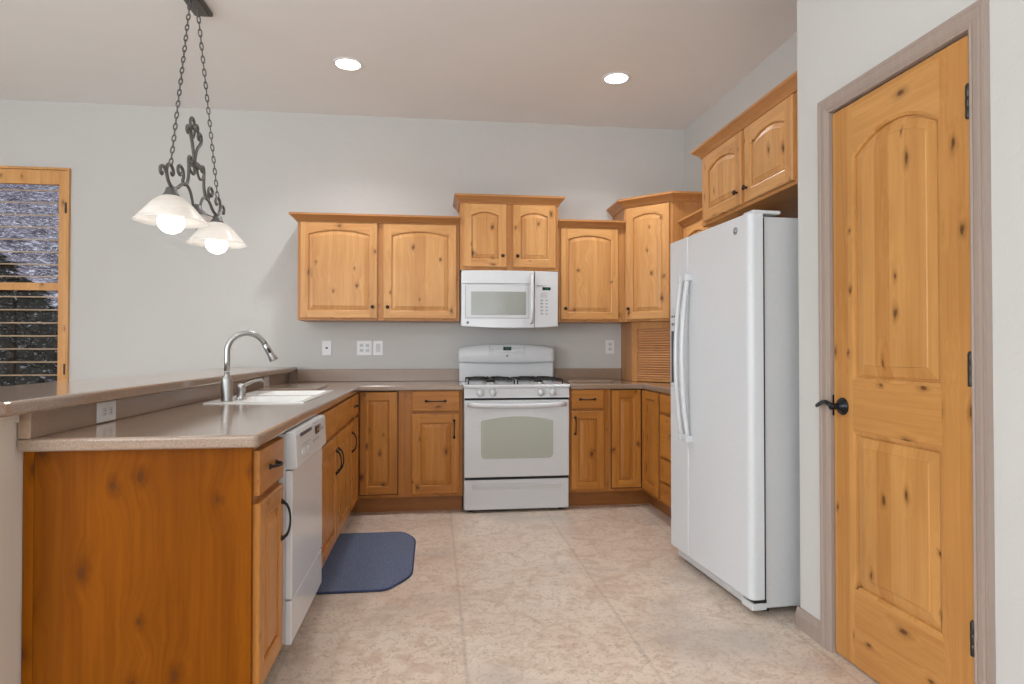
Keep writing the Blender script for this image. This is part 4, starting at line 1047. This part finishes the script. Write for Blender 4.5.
for s_ in (-1, 1):
    # s measured outwards from the centre
    scroll([(.045, 1.935), (.06, 1.965), (.09, 2.005), (.14, 2.025), (.20, 2.010), (.255, 1.978), (.315, 1.965), (.360, 1.985), (.382, 2.025), (.372, 2.058), (.345, 2.072), (.315, 2.062), (.300, 2.040), (.315, 2.025), (.332, 2.036)], s_, name='arm')
    scroll([(.375, 2.000), (.395, 2.030), (.420, 2.042), (.448, 2.030), (.452, 2.008), (.436, 1.998), (.425, 2.012)], s_, .008)
    scroll([(.205, 2.068), (.222, 2.052), (.244, 2.062), (.246, 2.086), (.222, 2.100), (.190, 2.090), (.176, 2.058), (.186, 2.030), (.165, 2.018), (.130, 2.035), (.110, 2.080), (.110, 2.130), (.112, 2.165), (.098, 2.186), (.074, 2.180), (.070, 2.160), (.085, 2.152)], s_)
    scroll([(.112, 2.150), (.085, 2.115), (.045, 2.105), (.015, 2.130), (.010, 2.160)], s_, .007)
scroll([(-.035, 2.12), (-.035, 2.18), (-.052, 2.24), (-.078, 2.295), (-.104, 2.335), (-.126, 2.338), (-.136, 2.318), (-.122, 2.303), (-.110, 2.315)], 1, .009)
scroll([(-.030, 2.15), (-.012, 2.22), (.012, 2.262), (.044, 2.288), (.066, 2.315), (.060, 2.345), (.034, 2.352), (.018, 2.332), (.032, 2.316), (.044, 2.326)], 1, .009)
scroll([(-.050, 2.23), (-.072, 2.30), (-.088, 2.345), (-.090, 2.380), (-.066, 2.402), (-.040, 2.388), (-.040, 2.360), (-.060, 2.348), (-.070, 2.366)], 1, .008)
scroll([(-.045, 2.30), (-.030, 2.335), (-.022, 2.365), (-.004, 2.385), (.016, 2.374), (.014, 2.354), (.000, 2.356)], 1, .0075)
obj('center_band', MB().box(LX - .016, LY - .062, 2.148, LX + .016, LY + .020, 2.178, .004), M_IRON, ch)
for s_ in (-.325, .325):
    c0 = (LX, LY + s_, 1.79)
    obj('socket_cap', MB().lathe([(.010, .176), (.024, .168), (.028, .152), (.034, .140), (.044, .126)], c=c0, seg=24), M_IRON, ch)
    prof = [(.034, .132), (.052, .124), (.074, .108), (.096, .086), (.114, .064), (.131, .043), (.146, .024), (.158, .010), (.165, .003)]
    inner = [(a - .0035, b - .003) for a, b in prof[::-1]]
    sh_o = MB().lathe([(a, b) for a, b in prof + inner], c=(0, 0, 0), seg=48, cap=False)
    so = obj('glass_shade', sh_o, M_SHADE, None)       # built round its own origin, then hung on the chandelier
    so.parent = ch; so.location = (0, s_, 1.79 - 1.74)
    bo = obj('bulb', MB().lathe([(.014, .085), (.018, .066), (.040, .050), (.056, .026), (.0625, -.002), (.058, -.028), (.044, -.048), (.022, -.060), (.004, -.063)], c=(LX, LY + s_, 1.798), seg=32), M_BULB, ch)
    l = bpy.data.lights.new('bulb_light', 'POINT'); l.energy = 1.2; l.shadow_soft_size = .06; l.color = (1, .97, .92)
    lo_ = bpy.data.objects.new('bulb_light', l); C.objects.link(lo_); lo_.location = (LX, LY + s_, 1.70)
cc = (LX, LY, 1.87)
obj('center_cup', MB().lathe([(.010, .085), (.026, .078), (.030, .060), (.050, .040), (.078, .024), (.082, .018), (.070, .02), (.02, .03)], c=cc, seg=28), M_IRON, ch)
obj('center_glass', MB().lathe([(.081, .018), (.070, .0), (.045, -.018), (.012, -.026)], c=cc, seg=28), M_PLATE, ch)
obj('center_finial', MB().lathe([(.004, 0), (.010, -.006), (.011, -.014), (.006, -.022), (.002, -.028)], c=(LX, LY, 1.845), seg=14), M_IRON, ch)
# chains
def chain(p0, p1, n):
    P0, P1 = Vector(p0), Vector(p1); d = (P1 - P0); L = d.length; d.normalize()
    sx = Vector((1, 0, 0)); sy = d.cross(sx).normalized(); sx = sy.cross(d).normalized(); mb = MB(); st = L / n
    for i in range(n):
        c_ = P0 + d * (i + .5) * st; ax = sx if i % 2 else sy
        ax = (ax + (sy if i % 2 else sx) * .35).normalized()
        pts = [c_ + d * math.cos(a) * st * .62 + ax * math.sin(a) * .0105 for a in [2 * PI * k / 12 for k in range(13)]]
        mb.tube(pts, .0034, 5, caps=False)
    return mb
obj('chain', chain((LX, LY - .10, 3.02), (LX, LY - .335, 2.072), 30), M_IRON, ch)
obj('chain', chain((LX, LY, 3.02), (LX, LY + .335, 2.072), 30), M_IRON, ch)
obj('chain_hook', MB().tube([(LX, LY - .10, 3.03), (LX, LY - .10, 3.0)], .006, 8).tube([(LX, LY, 3.03), (LX, LY, 3.0)], .006, 8), M_IRON, ch)
